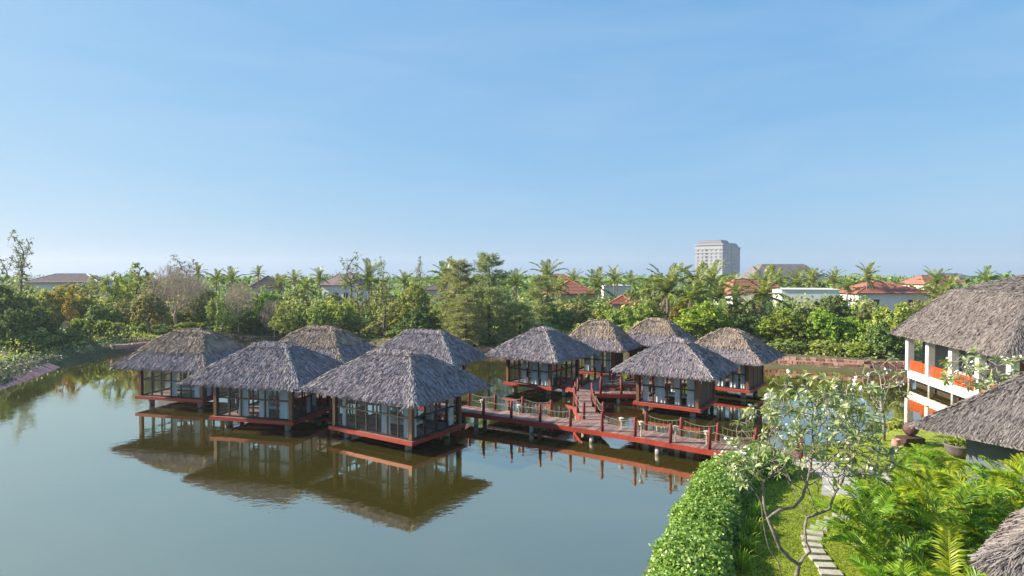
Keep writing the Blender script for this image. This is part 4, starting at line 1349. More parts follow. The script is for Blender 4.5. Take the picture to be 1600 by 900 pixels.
# ------------------------------------------------------------------ trees and palms of the far bank
T_ = [  # kind, column, top row, distance, width, colour, label
 ('wispy', 34, 366, 88, 82, 'leaf_grey', 'tall wispy grey green tree breaking the skyline at the picture edge'),
 ('wispy', 4, 398, 92, 60, 'leaf_grey', 'thin half cut off tree beside the tall wispy skyline tree'),
 ('dense', 18, 446, 72, 92, 'leaf_dark', 'dark dense tree standing directly above the pink stone slabs'),
 ('dense', 62, 452, 78, 78, 'leaf_mid', 'leafy tree between the stone slabs and the yellow flowering tree'),
 ('loose', 108, 442, 80, 62, 'leaf_yellow', 'yellow flowering tree below the mauve tiled villa'),
 ('loose', 110, 470, 74, 38, 'leaf_yellow', 'small golden tree in front of the low white service building'),
 ('tall', 148, 430, 92, 74, 'leaf_olive', 'broad olive tree just right of the mauve villa'),
 ('loose', 182, 424, 84, 60, 'leaf_mid', 'light green open tree between the olive tree and the pinkish bare trees'),
 ('tall', 214, 410, 88, 74, 'leaf_mid', 'taller light green tree touching the skyline beside the bare trees'),
 ('round', 232, 452, 76, 66, 'leaf_olive', 'olive round tree at the foot of the pinkish bare tree'),
 ('wispy', 282, 402, 94, 92, 'leaf_grey', 'sparse see through crown rising behind the big pinkish bare tree'),
 ('round', 325, 448, 82, 64, 'leaf_olive', 'olive tree between the two pinkish bare trees'),
 ('loose', 345, 462, 74, 60, 'leaf_mid', 'mid green tree behind the outermost pavilion roof'),
 ('round', 420, 452, 80, 62, 'leaf_fresh', 'yellow green round tree under the small brown gabled villa'),
 ('loose', 446, 470, 75, 60, 'leaf_mid', 'loose green tree behind the half hidden tan pavilion'),
 ('round', 500, 470, 74, 62, 'leaf_mid', 'round green tree above the half hidden tan pavilion roof'),
 ('wispy', 548, 398, 96, 66, 'leaf_grey', 'feathery grey tree above the pale villa with pinkish roof'),
 ('wispy', 596, 404, 98, 40, 'leaf_grey', 'slim feathery grey tree beside the leaning palm'),
 ('tall', 560, 448, 80, 62, 'leaf_olive', 'olive tree in front of the pale pinkish roofed villa'),
 ('tall', 600, 436, 74, 74, 'leaf_olive', 'brownish olive tree behind the orange earth bank'),
 ('round', 648, 438, 84, 66, 'leaf_mid', 'mid green tree below the faded low villa roof'),
 ('dense', 655, 476, 73, 72, 'leaf_dark', 'dark dense tree left of the casuarinas'),
 ('wispy', 655, 404, 100, 44, 'leaf_olive', 'thin crowned tree on the skyline left of the upright palm'),
 ('dense', 690, 474, 76, 54, 'leaf_dark', 'dark tree squeezed against the casuarina foot'),
 ('round', 792, 470, 80, 58, 'leaf_dark', 'dark green tree on the shaded side of the casuarinas'),
 ('round', 905, 468, 78, 72, 'leaf_olive', 'olive green tree above the small tan pavilion roof'),
 ('dense', 872, 478, 76, 56, 'leaf_dark', 'dark green tree right above the lone grey pavilion roof'),
 ('dense', 968, 476, 72, 66, 'leaf_mid', 'glossy green tree behind the rearmost pavilion'),
 ('round', 1042, 440, 84, 60, 'leaf_grey', 'greyish tree with dead brown fronds behind the rearmost pavilion'),
 ('dense', 1100, 466, 68, 112, 'leaf_fresh', 'big glossy round mango tree behind the tan domed pavilion'),
 ('loose', 1064, 458, 76, 50, 'leaf_yellow', 'yellowish sprouting tree above the big round mango tree'),
 ('dense', 1168, 488, 70, 56, 'leaf_dark', 'dark gap tree between the two big mango trees'),
 ('dense', 1224, 480, 66, 96, 'leaf_fresh', 'bright green mango tree above the near end of the red stone bank'),
 ('dense', 1290, 478, 64, 86, 'leaf_fresh', 'yellow green mango tree above the middle of the red stone bank'),
 ('round', 1304, 458, 82, 66, 'leaf_dark', 'dark blue green round tree in front of the white flat roofed house'),
 ('dense', 1345, 492, 63, 70, 'leaf_fresh', 'fresh green tree next to the big hall, over the red bank'),
 ('dense', 1396, 468, 61, 84, 'leaf_mid', 'tall glossy tree touching the eave of the big thatched hall'),
 ('round', 1360, 470, 76, 62, 'leaf_olive', 'dull olive tree under the long red tiled villa'),
 ('loose', 1180, 470, 86, 60, 'leaf_olive', 'scrubby olive tree before the red tiled villa wall'),
 ('round', 1260, 478, 78, 54, 'leaf_olive', 'low olive tree beside the white flat roofed house'),
 ('round', 1500, 452, 120, 40, 'leaf_mid', 'small round tree just above the big hall ridge'),
 ('tall', 745, 428, 90, 70, 'leaf_olive', 'olive tree seen between the two casuarina tops'),
 ('round', 20, 478, 62, 66, 'leaf_dark', 'low dark tree hanging over the pink stone slabs'),
 ('round', 985, 448, 96, 46, 'leaf_olive', 'olive tree beside the white flat walled house'),
 ('round', 466, 448, 92, 50, 'leaf_olive', 'small olive tree below the row of skyline palms'),
 ('tall', 378, 440, 92, 56, 'leaf_olive', 'olive tree left of the small brown gabled villa'),
]
T_ += [
 ('round', 38, 441, 100, 62, 'leaf_olive', 'olive crown in front of the mauve villa wall, left part'),
 ('dense', 82, 443, 98, 66, 'leaf_mid', 'green crown in front of the mauve villa wall, middle'),
 ('round', 124, 440, 100, 60, 'leaf_olive', 'olive crown in front of the mauve villa wall, right end'),
 ('round', 402, 458, 96, 50, 'leaf_mid', 'green crown under the brown gabled villa'),
 ('round', 520, 456, 96, 60, 'leaf_olive', 'olive crown under the pale pinkish roofed villa'),
 ('dense', -8, 440, 66, 110, 'leaf_dark', 'dark dense tree cut off by the picture edge above the pink slabs'),
 ('dense', 44, 470, 68, 84, 'leaf_dark', 'dark round crown low behind the pink slabs'),
 ('round', 84, 455, 84, 70, 'leaf_mid', 'mid green tree between the dark trees and the small golden tree'),
 ('round', 130, 462, 80, 64, 'leaf_mid', 'mid green tree right of the small golden tree'),
 ('dense', 160, 474, 78, 66, 'leaf_dark', 'dark crown behind the broad leaved bank shrubs'),
 ('loose', 196, 466, 80, 70, 'leaf_olive', 'open olive crown over the tan roof tip of the outermost pavilion'),
 ('round', 252, 440, 90, 70, 'leaf_olive', 'olive crown left of the big pinkish bare tree'),
 ('round', 300, 470, 84, 70, 'leaf_mid', 'mid green crown between the bare trunks'),
 ('dense', 388, 478, 80, 66, 'leaf_dark', 'dark crown under the smaller bare tree'),
 ('round', 470, 486, 78, 60, 'leaf_dark', 'dark crown just above the half hidden tan roof'),
 ('dense', 530, 466, 78, 70, 'leaf_mid', 'dense green crown left of the orange earth bank'),
 ('round', 624, 468, 78, 66, 'leaf_mid', 'mid green crown at the top of the orange earth bank'),
 ('dense', 1010, 466, 78, 66, 'leaf_mid', 'dense crown beneath the big shaggy palm'),
 ('round', 938, 480, 74, 60, 'leaf_mid', 'mid green crown behind the small tan roofed pavilion'),
 ('round', 1150, 470, 76, 60, 'leaf_olive', 'olive crown right of the big round mango tree'),
 ('dense', 1262, 490, 65, 70, 'leaf_mid', 'mid green mango crown between the two bright mango trees'),
 ('dense', 1378, 500, 58, 60, 'leaf_dark', 'dark crown low at the far end of the red stone bank'),
 ('round', 1438, 466, 92, 54, 'leaf_olive', 'olive crown before the right end of the long red villa'),
]
for key, u, vt, Y, w, mt, lb in T_: plant(key, u, vt, Y, w, lb, mt)
for key, u, vt, Y, w, lb in (
 ('casuarina', 764, 398, 70, 118, 'tall casuarina with the highest pointed tip above the water'),
 ('casuarina_slim', 716, 408, 73, 96, 'casuarina with rounded grey green top left of the pointed one'),
 ('casuarina', 728, 462, 68, 92, 'low bushy casuarina at the water behind the second row roof'),
 ('casuarina_slim', 846, 432, 76, 70, 'young casuarina right of the big casuarina pair'),
 ('casuarina_slim', 812, 474, 69, 76, 'low dark casuarina leaning out over the bank right of the big pair')):
    plant(key, u, vt, Y, w, lb, 'needle', 'casuarina', 'casuarina_tree', crown='needle_crown')
for u, vt, Y, w, lb in ((274, 418, 80, 112, 'big leafless pinkish tree behind the outermost pavilion'),
                        (372, 444, 79, 74, 'smaller leafless pinkish tree left of the brown gabled villa'),
                        (428, 470, 78, 52, 'short leafless tree behind the second tan roof'),
                        (306, 436, 84, 70, 'leafless tree merging with the big pinkish one')):
    plant('bare', u, vt, Y, w, lb, 'twig', 'bare tree', 'bare_tree', crown='twigs')
S_ = [
 ('broadshrub', 140, 492, 71, 62, 'leaf_fresh', 'bright broad leaved shrub on the bank below the low white building'),
 ('broadshrub', 172, 500, 75, 44, 'leaf_mid', 'broad leaved shrub right of the bright bank shrub'),
 ('shrub', 40, 510, 63, 100, 'leaf_dark', 'dark shrub mound behind the pink stone slabs'),
 ('shrub', 95, 515, 68, 74, 'leaf_dark', 'dark shrub at the end of the stone slabs'),
 ('shrub', 210, 505, 77, 62, 'leaf_dark', 'dark shrub above the tan roof tip of the outermost pavilion'),
 ('shrub', 255, 505, 79, 60, 'leaf_dark', 'blue green shrub under the big pinkish bare tree'),
 ('broadshrub', 300, 500, 80, 52, 'leaf_mid', 'mid green shrub right of the big bare trunk'),
 ('shrub', 345, 502, 81, 66, 'leaf_dark', 'dark shrub row end behind the outermost roof'),
 ('shrub', 395, 502, 82, 60, 'leaf_mid', 'green shrub below the smaller bare tree'),
 ('broadshrub', 440, 500, 82, 54, 'leaf_fresh', 'light shrub between the two tan roofs'),
 ('shrub', 545, 492, 78, 64, 'leaf_mid', 'green shrub above the orange earth bank'),
 ('shrub', 590, 500, 75, 52, 'leaf_olive', 'olive shrub at the head of the orange earth bank'),
 ('shrub', 630, 506, 74, 60, 'leaf_dark', 'dark shrub between orange earth and casuarina'),
 ('shrub', 690, 520, 69, 60, 'leaf_mid', 'low green shrub at the casuarina foot'),
 ('shrub', 855, 500, 69, 66, 'leaf_dark', 'dark shrub behind the lone grey pavilion apex'),
 ('shrub', 1000, 500, 67, 70, 'leaf_mid', 'green shrub behind the rear pavilions'),
 ('shrub', 1050, 508, 65, 54, 'leaf_mid', 'green shrub at the rearmost pavilion corner'),
 ('shrub', 1230, 528, 61.5, 70, 'leaf_dark', 'dark shrub above the near end of the red stone bank'),
 ('shrub', 1290, 530, 60, 66, 'leaf_mid', 'green shrub over the middle of the red stone bank'),
 ('shrub', 1345, 535, 58.5, 64, 'leaf_fresh', 'light shrub over the far end of the red stone bank'),
 ('broadshrub', 1395, 530, 57, 52, 'leaf_dark', 'dark broad shrub under the big hall eave'),
 ('broadshrub', 1402, 650, 33.6, 44, 'leaf_mid', 'glossy green shrub at the lawn edge left of the garden pavilion eave'),
 ('broadshrub', 1372, 655, 33.0, 46, 'leaf_dark', 'dark shrub at the waterside behind the frangipani crown'),
]
for key, u, vt, Y, w, mt, lb in S_: plant(key, u, vt, Y, w, lb, mt, 'shrub', 'shrub', crown='foliage')
P_ = [
 (310, 412, 110, 26, 'skyline palm behind the sparse see through crown'), (338, 420, 108, 30, 'low palm between two bare trees on the skyline'),
 (362, 417, 104, 38, 'dark palm left of the small brown gabled villa'), (404, 415, 118, 24, 'palm standing directly over the small gabled roof'),
 (436, 428, 105, 40, 'bushy palm right of the small gabled villa'), (460, 422, 108, 30, 'first of the twin skyline palms mid left'),
 (476, 430, 100, 36, 'second of the twin skyline palms mid left'), (500, 418, 115, 30, 'greyish palm left of the pale pinkish roof'),
 (576, 407, 96, 56, 'leaning palm with dark crown before the feathery trees'), (632, 424, 106, 34, 'palm behind the faded low villa'),
 (697, 405, 88, 56, 'upright dark palm left of the casuarina tops'), (806, 418, 96, 48, 'palm right of the pointed casuarina'),
 (855, 403, 100, 54, 'tall palm over the distant brown roof'), (896, 421, 118, 34, 'small palm behind the red roofed villa'),
 (932, 420, 102, 52, 'arching palm in front of the red roofed villa end'), (960, 418, 110, 36, 'upright palm between red villa and white house'),
 (1012, 430, 90, 50, 'palm left of the big shaggy palm'), (1044, 411, 78, 84, 'big shaggy palm with a long bare trunk'),
 (1090, 414, 80, 76, 'palm with upright fronds covering the tower foot'), (1112, 408, 92, 60, 'tall palm in front of the tower face'),
 (1126, 432, 76, 60, 'lower palm right below the tower'), (1146, 426, 120, 40, 'small palm right of the tower base'),
 (1195, 420, 78, 76, 'large palm standing before the red tiled villa'), (1178, 424, 140, 34, 'far palm at the left end of the distant hall'),
 (1218, 420, 125, 36, 'palm in front of the distant thatched hall, left part'), (1246, 420, 118, 46, 'palm in front of the distant thatched hall, middle'),
 (1270, 418, 122, 42, 'palm in front of the distant thatched hall, right part'), (1302, 420, 120, 36, 'slim palm right of the distant hall'),
 (1324, 430, 112, 36, 'palm over the white flat roofed house end'), (1355, 411, 110, 44, 'lone palm rising above the long red tiled villa'),
 (1462, 418, 105, 46, 'windblown palm over the right end of the long red villa'), (1486, 430, 95, 40, 'palm between the long villa and the big hall ridge'),
 (1470, 442, 82, 56, 'light green palm brushing the big hall roof slope'), (1540, 419, 130, 38, 'palm on the skyline behind the big hall ridge'),
 (1570, 425, 150, 30, 'far palm near the picture edge above the hall ridge'), (985, 425, 125, 30, 'far palm behind the white flat walled house'),
 (232, 425, 105, 30, 'palm glimpsed behind the light green skyline tree'), (1080, 440, 72, 46, 'young palm left of the glossy mango crown'),
 (540, 430, 112, 26, 'short palm just behind the pale villa ridge'), (872, 430, 92, 40, 'young palm left of the stained cream wall'),
 (1150, 440, 85, 40, 'short palm at the left corner of the red tiled villa'), (1404, 432, 125, 30, 'far palm behind the long red roof'),
]
for u, vt, Y, w, lb in P_: palm(u, vt, Y, w, lb, dry=rnd.choice((1, 2, 3)))

# woodland far off that reads as one mass, and undergrowth on the banks
def mass(name, label, C, nrm, size, asp, mat, seed, droop=.2):
    V, F = leaf_cards(C, nrm, size, asp, seed, droop, .7)
    return tag(link(name, np_mesh(name, V, F), M[mat]), label, 'vegetation', None, 'stuff')
def far_wood():
    g = np.random.default_rng(55)
    C, Sz = [], []
    for k in range(900):
        Y = 132 + 420 * g.uniform(0, 1) ** 1.6
        x = g.uniform(-1.0, 1.0) * Y
        r_ = g.uniform(2.5, 6); h = g.uniform(4.5, 8.8)
        C.append(blob(60, (x, Y, h - 2.2), (r_, r_, 2.6), 1000 + k, .4))
    C = np.concatenate(C)
    n = np.tile(np.array([[-.3, -.4, .7]]), (len(C), 1))
    return mass('woodland', 'hazy belt of distant woodland along the horizon', C, n, 1.3, .7, 'leaf_dark', 56)
far_wood()
def thicket():
    """tangled greenery between the shore trees and the villas, reads as one mass"""
    g = np.random.default_rng(57)
    for j, mt in enumerate(('leaf_mid', 'leaf_olive', 'leaf_dark')):
        C = []
        for k in range(150):
            Y = g.uniform(84, 104); x = g.uniform(-.95, .62) * Y
            h = g.uniform(1.8, 4.6) + (1.2 if x < -30 else 0); r_ = g.uniform(1.2, 2.6)
            C.append(blob(130, (x, Y, gz1(x, Y) + h * .55), (r_, r_, h * .55), 3000 + k + 200 * j, .42))
        C = np.concatenate(C)
        n = np.tile(np.array([[-.3, -.4, .7]]), (len(C), 1))
        mass('thicket', ('tangled mid green thicket', 'dry olive thicket', 'dark green thicket')[j] + ' between the shore trees and the villas', C, n, .55, .55, mt, 58 + j)
thicket()
def undergrowth():
    g = np.random.default_rng(66)
    n = 120000
    P = np.column_stack([g.uniform(-62, 50, n), g.uniform(46, 104, n)])
    d = pond_dist(P)
    nz = np.sin(P[:, 0] * .45 + 1.3 * np.sin(P[:, 1] * .3)) * np.cos(P[:, 1] * .38 + P[:, 0] * .1)
    keep = (d > 2.6) & (nz > -.25 - g.uniform(0, .4, n)) & ~((P[:, 0] > 28) & (P[:, 1] < 56))
    keep &= g.uniform(0, 1, n) < np.clip(1.25 - (P[:, 1] - 60) / 60, .25, 1)
    P, nz = P[keep], nz[keep]
    hmax = .35 + 1.9 * np.clip(nz + .2, 0, 1) * np.clip((pond_dist(P) - 2) / 3, .15, 1)
    z = gz(P) + g.uniform(0, 1, len(P)) ** .8 * hmax
    C = np.column_stack([P, z])
    nr = np.tile(np.array([[-.2, -.5, .7]]), (len(C), 1))
    mass('undergrowth', 'low green undergrowth filling the bank under the trees', C, nr, .27, .55, 'leaf_mid', 67, .3)
undergrowth()
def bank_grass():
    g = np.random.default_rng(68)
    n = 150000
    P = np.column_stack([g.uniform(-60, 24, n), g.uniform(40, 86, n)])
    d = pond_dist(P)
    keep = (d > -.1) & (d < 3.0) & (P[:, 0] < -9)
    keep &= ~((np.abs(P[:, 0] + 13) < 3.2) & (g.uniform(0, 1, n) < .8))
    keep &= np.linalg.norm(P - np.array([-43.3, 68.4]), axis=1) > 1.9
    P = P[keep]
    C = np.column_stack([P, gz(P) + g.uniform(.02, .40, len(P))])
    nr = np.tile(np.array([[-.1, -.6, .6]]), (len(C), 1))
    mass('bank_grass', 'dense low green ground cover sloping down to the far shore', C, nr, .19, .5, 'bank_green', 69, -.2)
bank_grass()

# ------------------------------------------------------------------ banks: stone slabs, red stone wall, earth
def slab_bank():
    o = empty('stone_embankment', (-41, 49, 0), 0, 'pink slab embankment sloping into the water at the picture edge', 'embankment')
    a, b = Vector((-39.9, 45.6)), Vector((-43.9, 57.2))
    n = 15; rn = random.Random(3)
    d = (b - a) / n
    for k in range(n):
        p = a + d * (k + .5)
        u = d.normalized(); out = Vector((u.y, -u.x))
        if out.x < 0: out = -out
        lo = Vector((p.x + out.x * .40, p.y + out.y * .40, -.12))
        hi = Vector((p.x - out.x * .65, p.y - out.y * .65, .38 + rn.uniform(-.03, .05)))
        ax = (hi - lo); L = ax.length; ax.normalize()
        sx = Vector((u.x, u.y, 0)); nz_ = ax.cross(sx).normalized()
        if nz_.z < 0: nz_ = -nz_
        Mx = Matrix((sx, ax, nz_)).transposed()
        MB().box((lo + hi) / 2 - Vector((-41, 49, 0)), (d.length - .09, L, .16 + rn.uniform(0, .05)), M=Mx).build('slab', M['stone_pink'], o)
slab_bank()

def stone_bank(name, label, pts, h0, h1, seed, mat):
    """retaining bank of courses of rough stones following the shoreline points"""
    rn = random.Random(seed)
    c0 = Vector(pts[0])
    o = empty(name, (c0.x, c0.y, 0), 0, label, 'stone bank', None)
    mb, core = MB(), MB()
    for i in range(len(pts) - 1):
        a, b = Vector(pts[i]) - c0, Vector(pts[i + 1]) - c0
        L = (b - a).length; u = (b - a) / L; inn = Vector((-u.y, u.x))
        if inn.y < 0: inn = -inn
        s = 0
        core.box(((a + b) / 2 + inn * .75).to_3d() + Vector((0, 0, (h1 + h0) / 2 - .2)), (L + .2, .7, h1 - h0 - .1), math.atan2(u.y, u.x))
        rows = 4
        for r_ in range(rows):
            s = -rn.uniform(0, .3)
            z = h0 + (r_ + .5) * (h1 - h0) / rows
            while s < L:
                w = rn.uniform(.28, .62)
                p = a + u * (s + w / 2) + inn * (.12 + .20 * r_)
                mb.box((p.x, p.y, z + rn.uniform(-.03, .03)), (w - .03, .42 + rn.uniform(-.05, .1), (h1 - h0) / rows - .015 + rn.uniform(0, .04)),
                       math.atan2(u.y, u.x) + rn.uniform(-.08, .08), taper=rn.uniform(.82, .95))
                s += w
    mb.build('stones', mat, o, kind='stuff')
    core.build('core', mat, o)
stone_bank('stone_bank', 'long low red stone bank across the water beside the big hall', [(19.5, 59.6), (22.5, 58.5), (25.9, 57.3), (29, 55.9), (32.3, 54.4), (36, 53.6)], -.35, .95, 5, M['stone_red'])
stone_bank('stone_bank', 'short red stone bank between the casuarinas and the lone grey pavilion', [(-5.5, 66.6), (-2, 65.6), (1.5, 64.5)], -.35, .75, 6, M['stone_red'])
stone_bank('stone_bank', 'pinkish stone patch at the shore behind the outermost tan roof tip', [(-44.6, 66.8), (-43.3, 68.4), (-41.9, 70.3)], -.35, .95, 7, M['stone_pink'])
stone_bank('stone_bank', 'red stone patch at the shore between the two tan roofs', [(-36, 76.4), (-33, 77.6), (-29.5, 78.1)], -.35, .8, 8, M['stone_red'])

# bare orange earth showing on the far bank
def earth_patch(name, label, c, rx, ry, seed):
    g = np.random.default_rng(seed)
    n = 26
    vs = [(c[0], c[1], gz1(*c) + .10)]
    for k in range(n):
        a = 2 * math.pi * k / n; r_ = g.uniform(.75, 1.2)
        p = (c[0] + math.cos(a) * rx * r_, c[1] + math.sin(a) * ry * r_)
        vs.append((*p, gz1(*p) + .03))
    me = bpy.data.meshes.new(name); me.from_pydata(vs, [], [(0, 1 + k, 1 + (k + 1) % n) for k in range(n)]); me.update()
    tag(link(name, me, M['orange_earth']), label, None, kind='structure')
M['orange_earth'] = surf('orange_earth', (.30, .15, .08), (.48, .27, .16), 1.5, .95, .4)
earth_patch('earth_slope', 'bare orange earth behind the second row pavilion roofs', (-14.2, 73.0), 3.4, 2.6, 1)
earth_patch('earth_patch', 'small sandy clearing under the far trees', (-45.5, 74.5), 2.6, 1.5, 2)
earth_patch('earth_patch', 'pale sandy clearing under the big bare tree', (-39.5, 78.0), 3.6, 1.6, 3)

# ------------------------------------------------------------------ lawn, path, terrace
ZL = .7
def stepping_path():
    o = empty('stepping_stone_path', (8.7, 17.0, ZL), 0, 'pale stepping stone path curving across the lawn', 'path')
    pts = [(9.10, 17.15, ZL), (9.16, 17.58, ZL), (9.30, 18.0, ZL), (9.50, 18.44, ZL), (9.78, 18.86, ZL), (10.12, 19.22, ZL), (10.5, 19.55, ZL), (10.92, 19.85, ZL), (11.35, 20.15, ZL)]
    rn = random.Random(2)
    pts = [(8.95, 16.3, ZL), (9.03, 16.72, ZL)] + pts
    for i, p in enumerate(pts):
        q_ = pts[min(i + 1, len(pts) - 1)]; r_ = pts[max(i - 1, 0)]
        a = math.atan2(q_[1] - r_[1], q_[0] - r_[0]) - math.pi / 2
        MB().box((p[0] - 8.84, p[1] - 17.0, .02), (.54 + rn.uniform(-.04, .06), .27 + rn.uniform(-.02, .03), .09), a * .55 + rn.uniform(-.05, .05), taper=.96).build('stepping_stone', M['stone_pale'], o)
stepping_path()
def terrace():
    poly = [(11.6, 22.2), (12.4, 21.6), (13.4, 22.4), (15.3, 22.6), (17.0, 22.2), (17.6, 23.2), (15.8, 24.2), (14.4, 25.6), (13.6, 26.9), (13.0, 27.5), (12.0, 26.3), (12.6, 25.2), (12.6, 24.0)]
    c = (13.5, 24.0)
    vs = [(x, y, ZL + .03) for x, y in poly] + [(x, y, ZL - .2) for x, y in poly]
    n = len(poly)
    me = bpy.data.meshes.new('terrace')
    me.from_pydata(vs, [], [tuple(range(n))] + [(i, i + n, (i + 1) % n + n, (i + 1) % n) for i in range(n)]); me.update()
    t = tag(link('paved_path', me, M['concrete']), 'pale paved landing joining the boardwalk and the lawn path', None, kind='structure')
    from mathutils.geometry import intersect_point_tri_2d
    rn = random.Random(9)
    def inside(p):
        c_ = False
        for i in range(n):
            a, b = poly[i], poly[(i + 1) % n]
            if (a[1] > p[1]) != (b[1] > p[1]) and p[0] < (b[0] - a[0]) * (p[1] - a[1]) / (b[1] - a[1]) + a[0]: c_ = not c_
        return c_
    x = 11.4
    while x < 17.8:
        y = 21.3
        while y < 27.6:
            if all(inside((x + dx, y + dy)) for dx in (-.2, .2) for dy in (-.2, .2)):
                MB().box((x, y, ZL + .045 + rn.uniform(-.004, .004)), (.47, .47, .05), rn.uniform(-.01, .01), taper=.97).build('paving_stone', M['stone_pale'], t)
            y += .5
        x += .5
terrace()
def grass():
    g = np.random.default_rng(77)
    n = 190000
    Y = g.uniform(14.5, 34, n) ; Y = 14.5 + (Y - 14.5) * g.uniform(.3, 1, n)
    x = g.uniform(.18, .95, n) * Y
    P = np.column_stack([x, Y])
    k = pond_dist(P) > .5
    P = P[k]
    n = len(P)
    a = g.uniform(0, 6.28, n)
    h = g.uniform(.02, .055, n); w = g.uniform(.008, .016, n) * (P[:, 1] / 17)
    b = np.column_stack([P, np.full(n, ZL - .005)])
    s = np.column_stack([np.cos(a), np.sin(a), np.zeros(n)]) * w[:, None]
    t = b + np.column_stack([g.normal(0, .018, n), g.normal(0, .018, n), h])
    V = np.stack([b - s, b + s, t], 1).reshape(-1, 3)
    tag(link('grass', np_mesh('grass', V, np.arange(n * 3).reshape(-1, 3)), M['grass_blade']), 'short bright grass blades of the mown lawn', 'grass', None, 'stuff')
grass()

# ------------------------------------------------------------------ clipped hedge along the water
def hedge():
    line = [(1.45, 8.3), (3.05, 11.7), (4.55, 15.3), (5.85, 18.3), (7.45, 21.5), (8.5, 23.3), (9.9, 24.6), (11.2, 25.2)]
    g = np.random.default_rng(88)
    o = empty('hedge', (6, 18, ZL), 0, 'bright green clipped hedge curving along the water edge', 'hedge')
    L = np.array(line, dtype=float)
    seg = np.linalg.norm(np.diff(L, axis=0), axis=1); cum = np.concatenate([[0], np.cumsum(seg)])
    def pos(s):
        i = np.clip(np.searchsorted(cum, s) - 1, 0, len(seg) - 1)
        t = (s - cum[i]) / seg[i]
        p = L[i] + (L[i + 1] - L[i]) * t[:, None]
        d = (L[i + 1] - L[i]) / seg[i][:, None]
        return p, np.column_stack([d[:, 1], -d[:, 0]])
    def prof(a, s):       # a from -90 (water side foot) to 90 (lawn side foot) degrees
        w = .92 + .08 * np.sin(s * 1.7) + .06 * np.sin(s * 4.1 + a * 3)
        h = .92 + .07 * np.sin(s * 2.3 + 1) + .05 * np.sin(s * 5.3 + a * 2)
        ca, sa = np.cos(a), np.sin(a)
        k = 1 / (np.abs(ca) ** 3.2 + np.abs(sa) ** 3.2) ** (1 / 3.2)
        return sa * k * w, ca * k * h
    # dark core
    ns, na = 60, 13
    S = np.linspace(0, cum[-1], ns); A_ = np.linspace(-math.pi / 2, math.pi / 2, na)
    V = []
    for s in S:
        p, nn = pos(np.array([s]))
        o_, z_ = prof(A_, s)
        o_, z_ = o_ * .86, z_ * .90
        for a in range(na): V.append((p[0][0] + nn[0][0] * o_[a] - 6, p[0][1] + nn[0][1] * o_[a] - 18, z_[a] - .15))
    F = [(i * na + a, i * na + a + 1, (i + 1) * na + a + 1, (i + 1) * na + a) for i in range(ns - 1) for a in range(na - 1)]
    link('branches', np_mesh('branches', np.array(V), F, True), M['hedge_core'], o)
    n = 62000
    s = cum[-1] * g.uniform(.12, 1, n)
    a = g.uniform(-1, 1, n) * math.pi / 2
    p, nn = pos(s)
    o_, z_ = prof(a, s)
    lump = .05 * np.sin(s * 9 + a * 7) + .04 * np.sin(s * 17 - a * 13)
    k = (1 - .22 * g.uniform(0, 1, n) ** 2.2) * (1 + lump + .05 * g.normal(0, 1, n).clip(-1, 2.2))
    C = np.column_stack([p + nn * (o_ * k)[:, None] - np.array([6, 18]), z_ * k])
    nr = np.column_stack([nn * np.sin(a)[:, None], np.cos(a) + .3])
    V, F = leaf_cards(C, nr, .105, .6, 89, 0, .75)
    link('leaves', np_mesh('leaves', V, F), M['hedge'], o, 'stuff')
hedge()
# tall grass clumps at the shaded foot of the hedge
def grass_clump(u, v, label, n=60, h=.8, mat='areca'):
    x, y, z = at(u, v, ZL)
    g = np.random.default_rng(int(u * 7 + v))
    o = empty('grass_clump', (x, y, z), 0, label, 'grass clump', 'strap leaved clumps at the hedge foot')
    V, F = [], []
    for k in range(n):
        a, el = g.uniform(0, 6.28), g.uniform(.9, 1.5)
        hh = h * g.uniform(.6, 1.15)
        d = np.array([math.cos(a) * math.cos(el), math.sin(a) * math.cos(el), math.sin(el)])
        b = np.array([g.normal(0, .10), g.normal(0, .10), -.02])
        s = np.array([-math.sin(a), math.cos(a), 0]) * .014
        m = b + d * hh * .6; t = m + np.array([d[0] * hh * .5, d[1] * hh * .5, .1 * hh])
        i = len(V)
        V += [b - s, b + s, m + s, m - s, t]
        F += [(i, i + 1, i + 2, i + 3), (i + 3, i + 2, i + 4)]
    me = bpy.data.meshes.new('blades'); me.from_pydata([tuple(p) for p in V], [], F); me.update()
    link('blades', me, M[mat], o, 'stuff')
grass_clump(1163, 893, 'strap leaved clump at the hedge foot, lowest in the picture')
grass_clump(1172, 866, 'strap leaved clump at the hedge foot, second from the lowest')
grass_clump(1180, 838, 'strap leaved clump at the hedge foot beside the frangipani limb')
grass_clump(1186, 812, 'strap leaved clump at the hedge foot near its far end')

# ------------------------------------------------------------------ frangipani trees
def rosette_mesh(seed, n=9, L=.27):
    g = np.random.default_rng(seed)
    V, F = [], []
    for k in range(n):
        a = k * 2.4 + g.normal(0, .2); el = g.uniform(-.25, .9)
        d = np.array([math.cos(a) * math.cos(el), math.sin(a) * math.cos(el), math.sin(el)])
        s = np.array([-math.sin(a), math.cos(a), 0]) + g.normal(0, .15, 3)
        l = L * g.uniform(.7, 1.2); w = l * .15
        up = np.cross(s, d); up = up if up[2] < 0 else -up
        b = d * .02; m1 = b + d * l * .35; m2 = b + d * l * .72 + up * l * .06; t = b + d * l + up * l * .2
        i = len(V)
        V += [b, m1 + s * w - up * w * .25, m2 + s * w - up * w * .25, t, m2 - s * w - up * w * .25, m1 - s * w - up * w * .25, m1, m2]
        F += [(i, i + 1, i + 6), (i + 1, i + 2, i + 7, i + 6), (i + 2, i + 3, i + 7), (i, i + 6, i + 5), (i + 6, i + 7, i + 4, i + 5), (i + 7, i + 3, i + 4)]
    me = bpy.data.meshes.new('leaf_rosette'); me.from_pydata([tuple(p) for p in V], [], F); me.update()
    me.materials.append(M['frangi'])
    return me
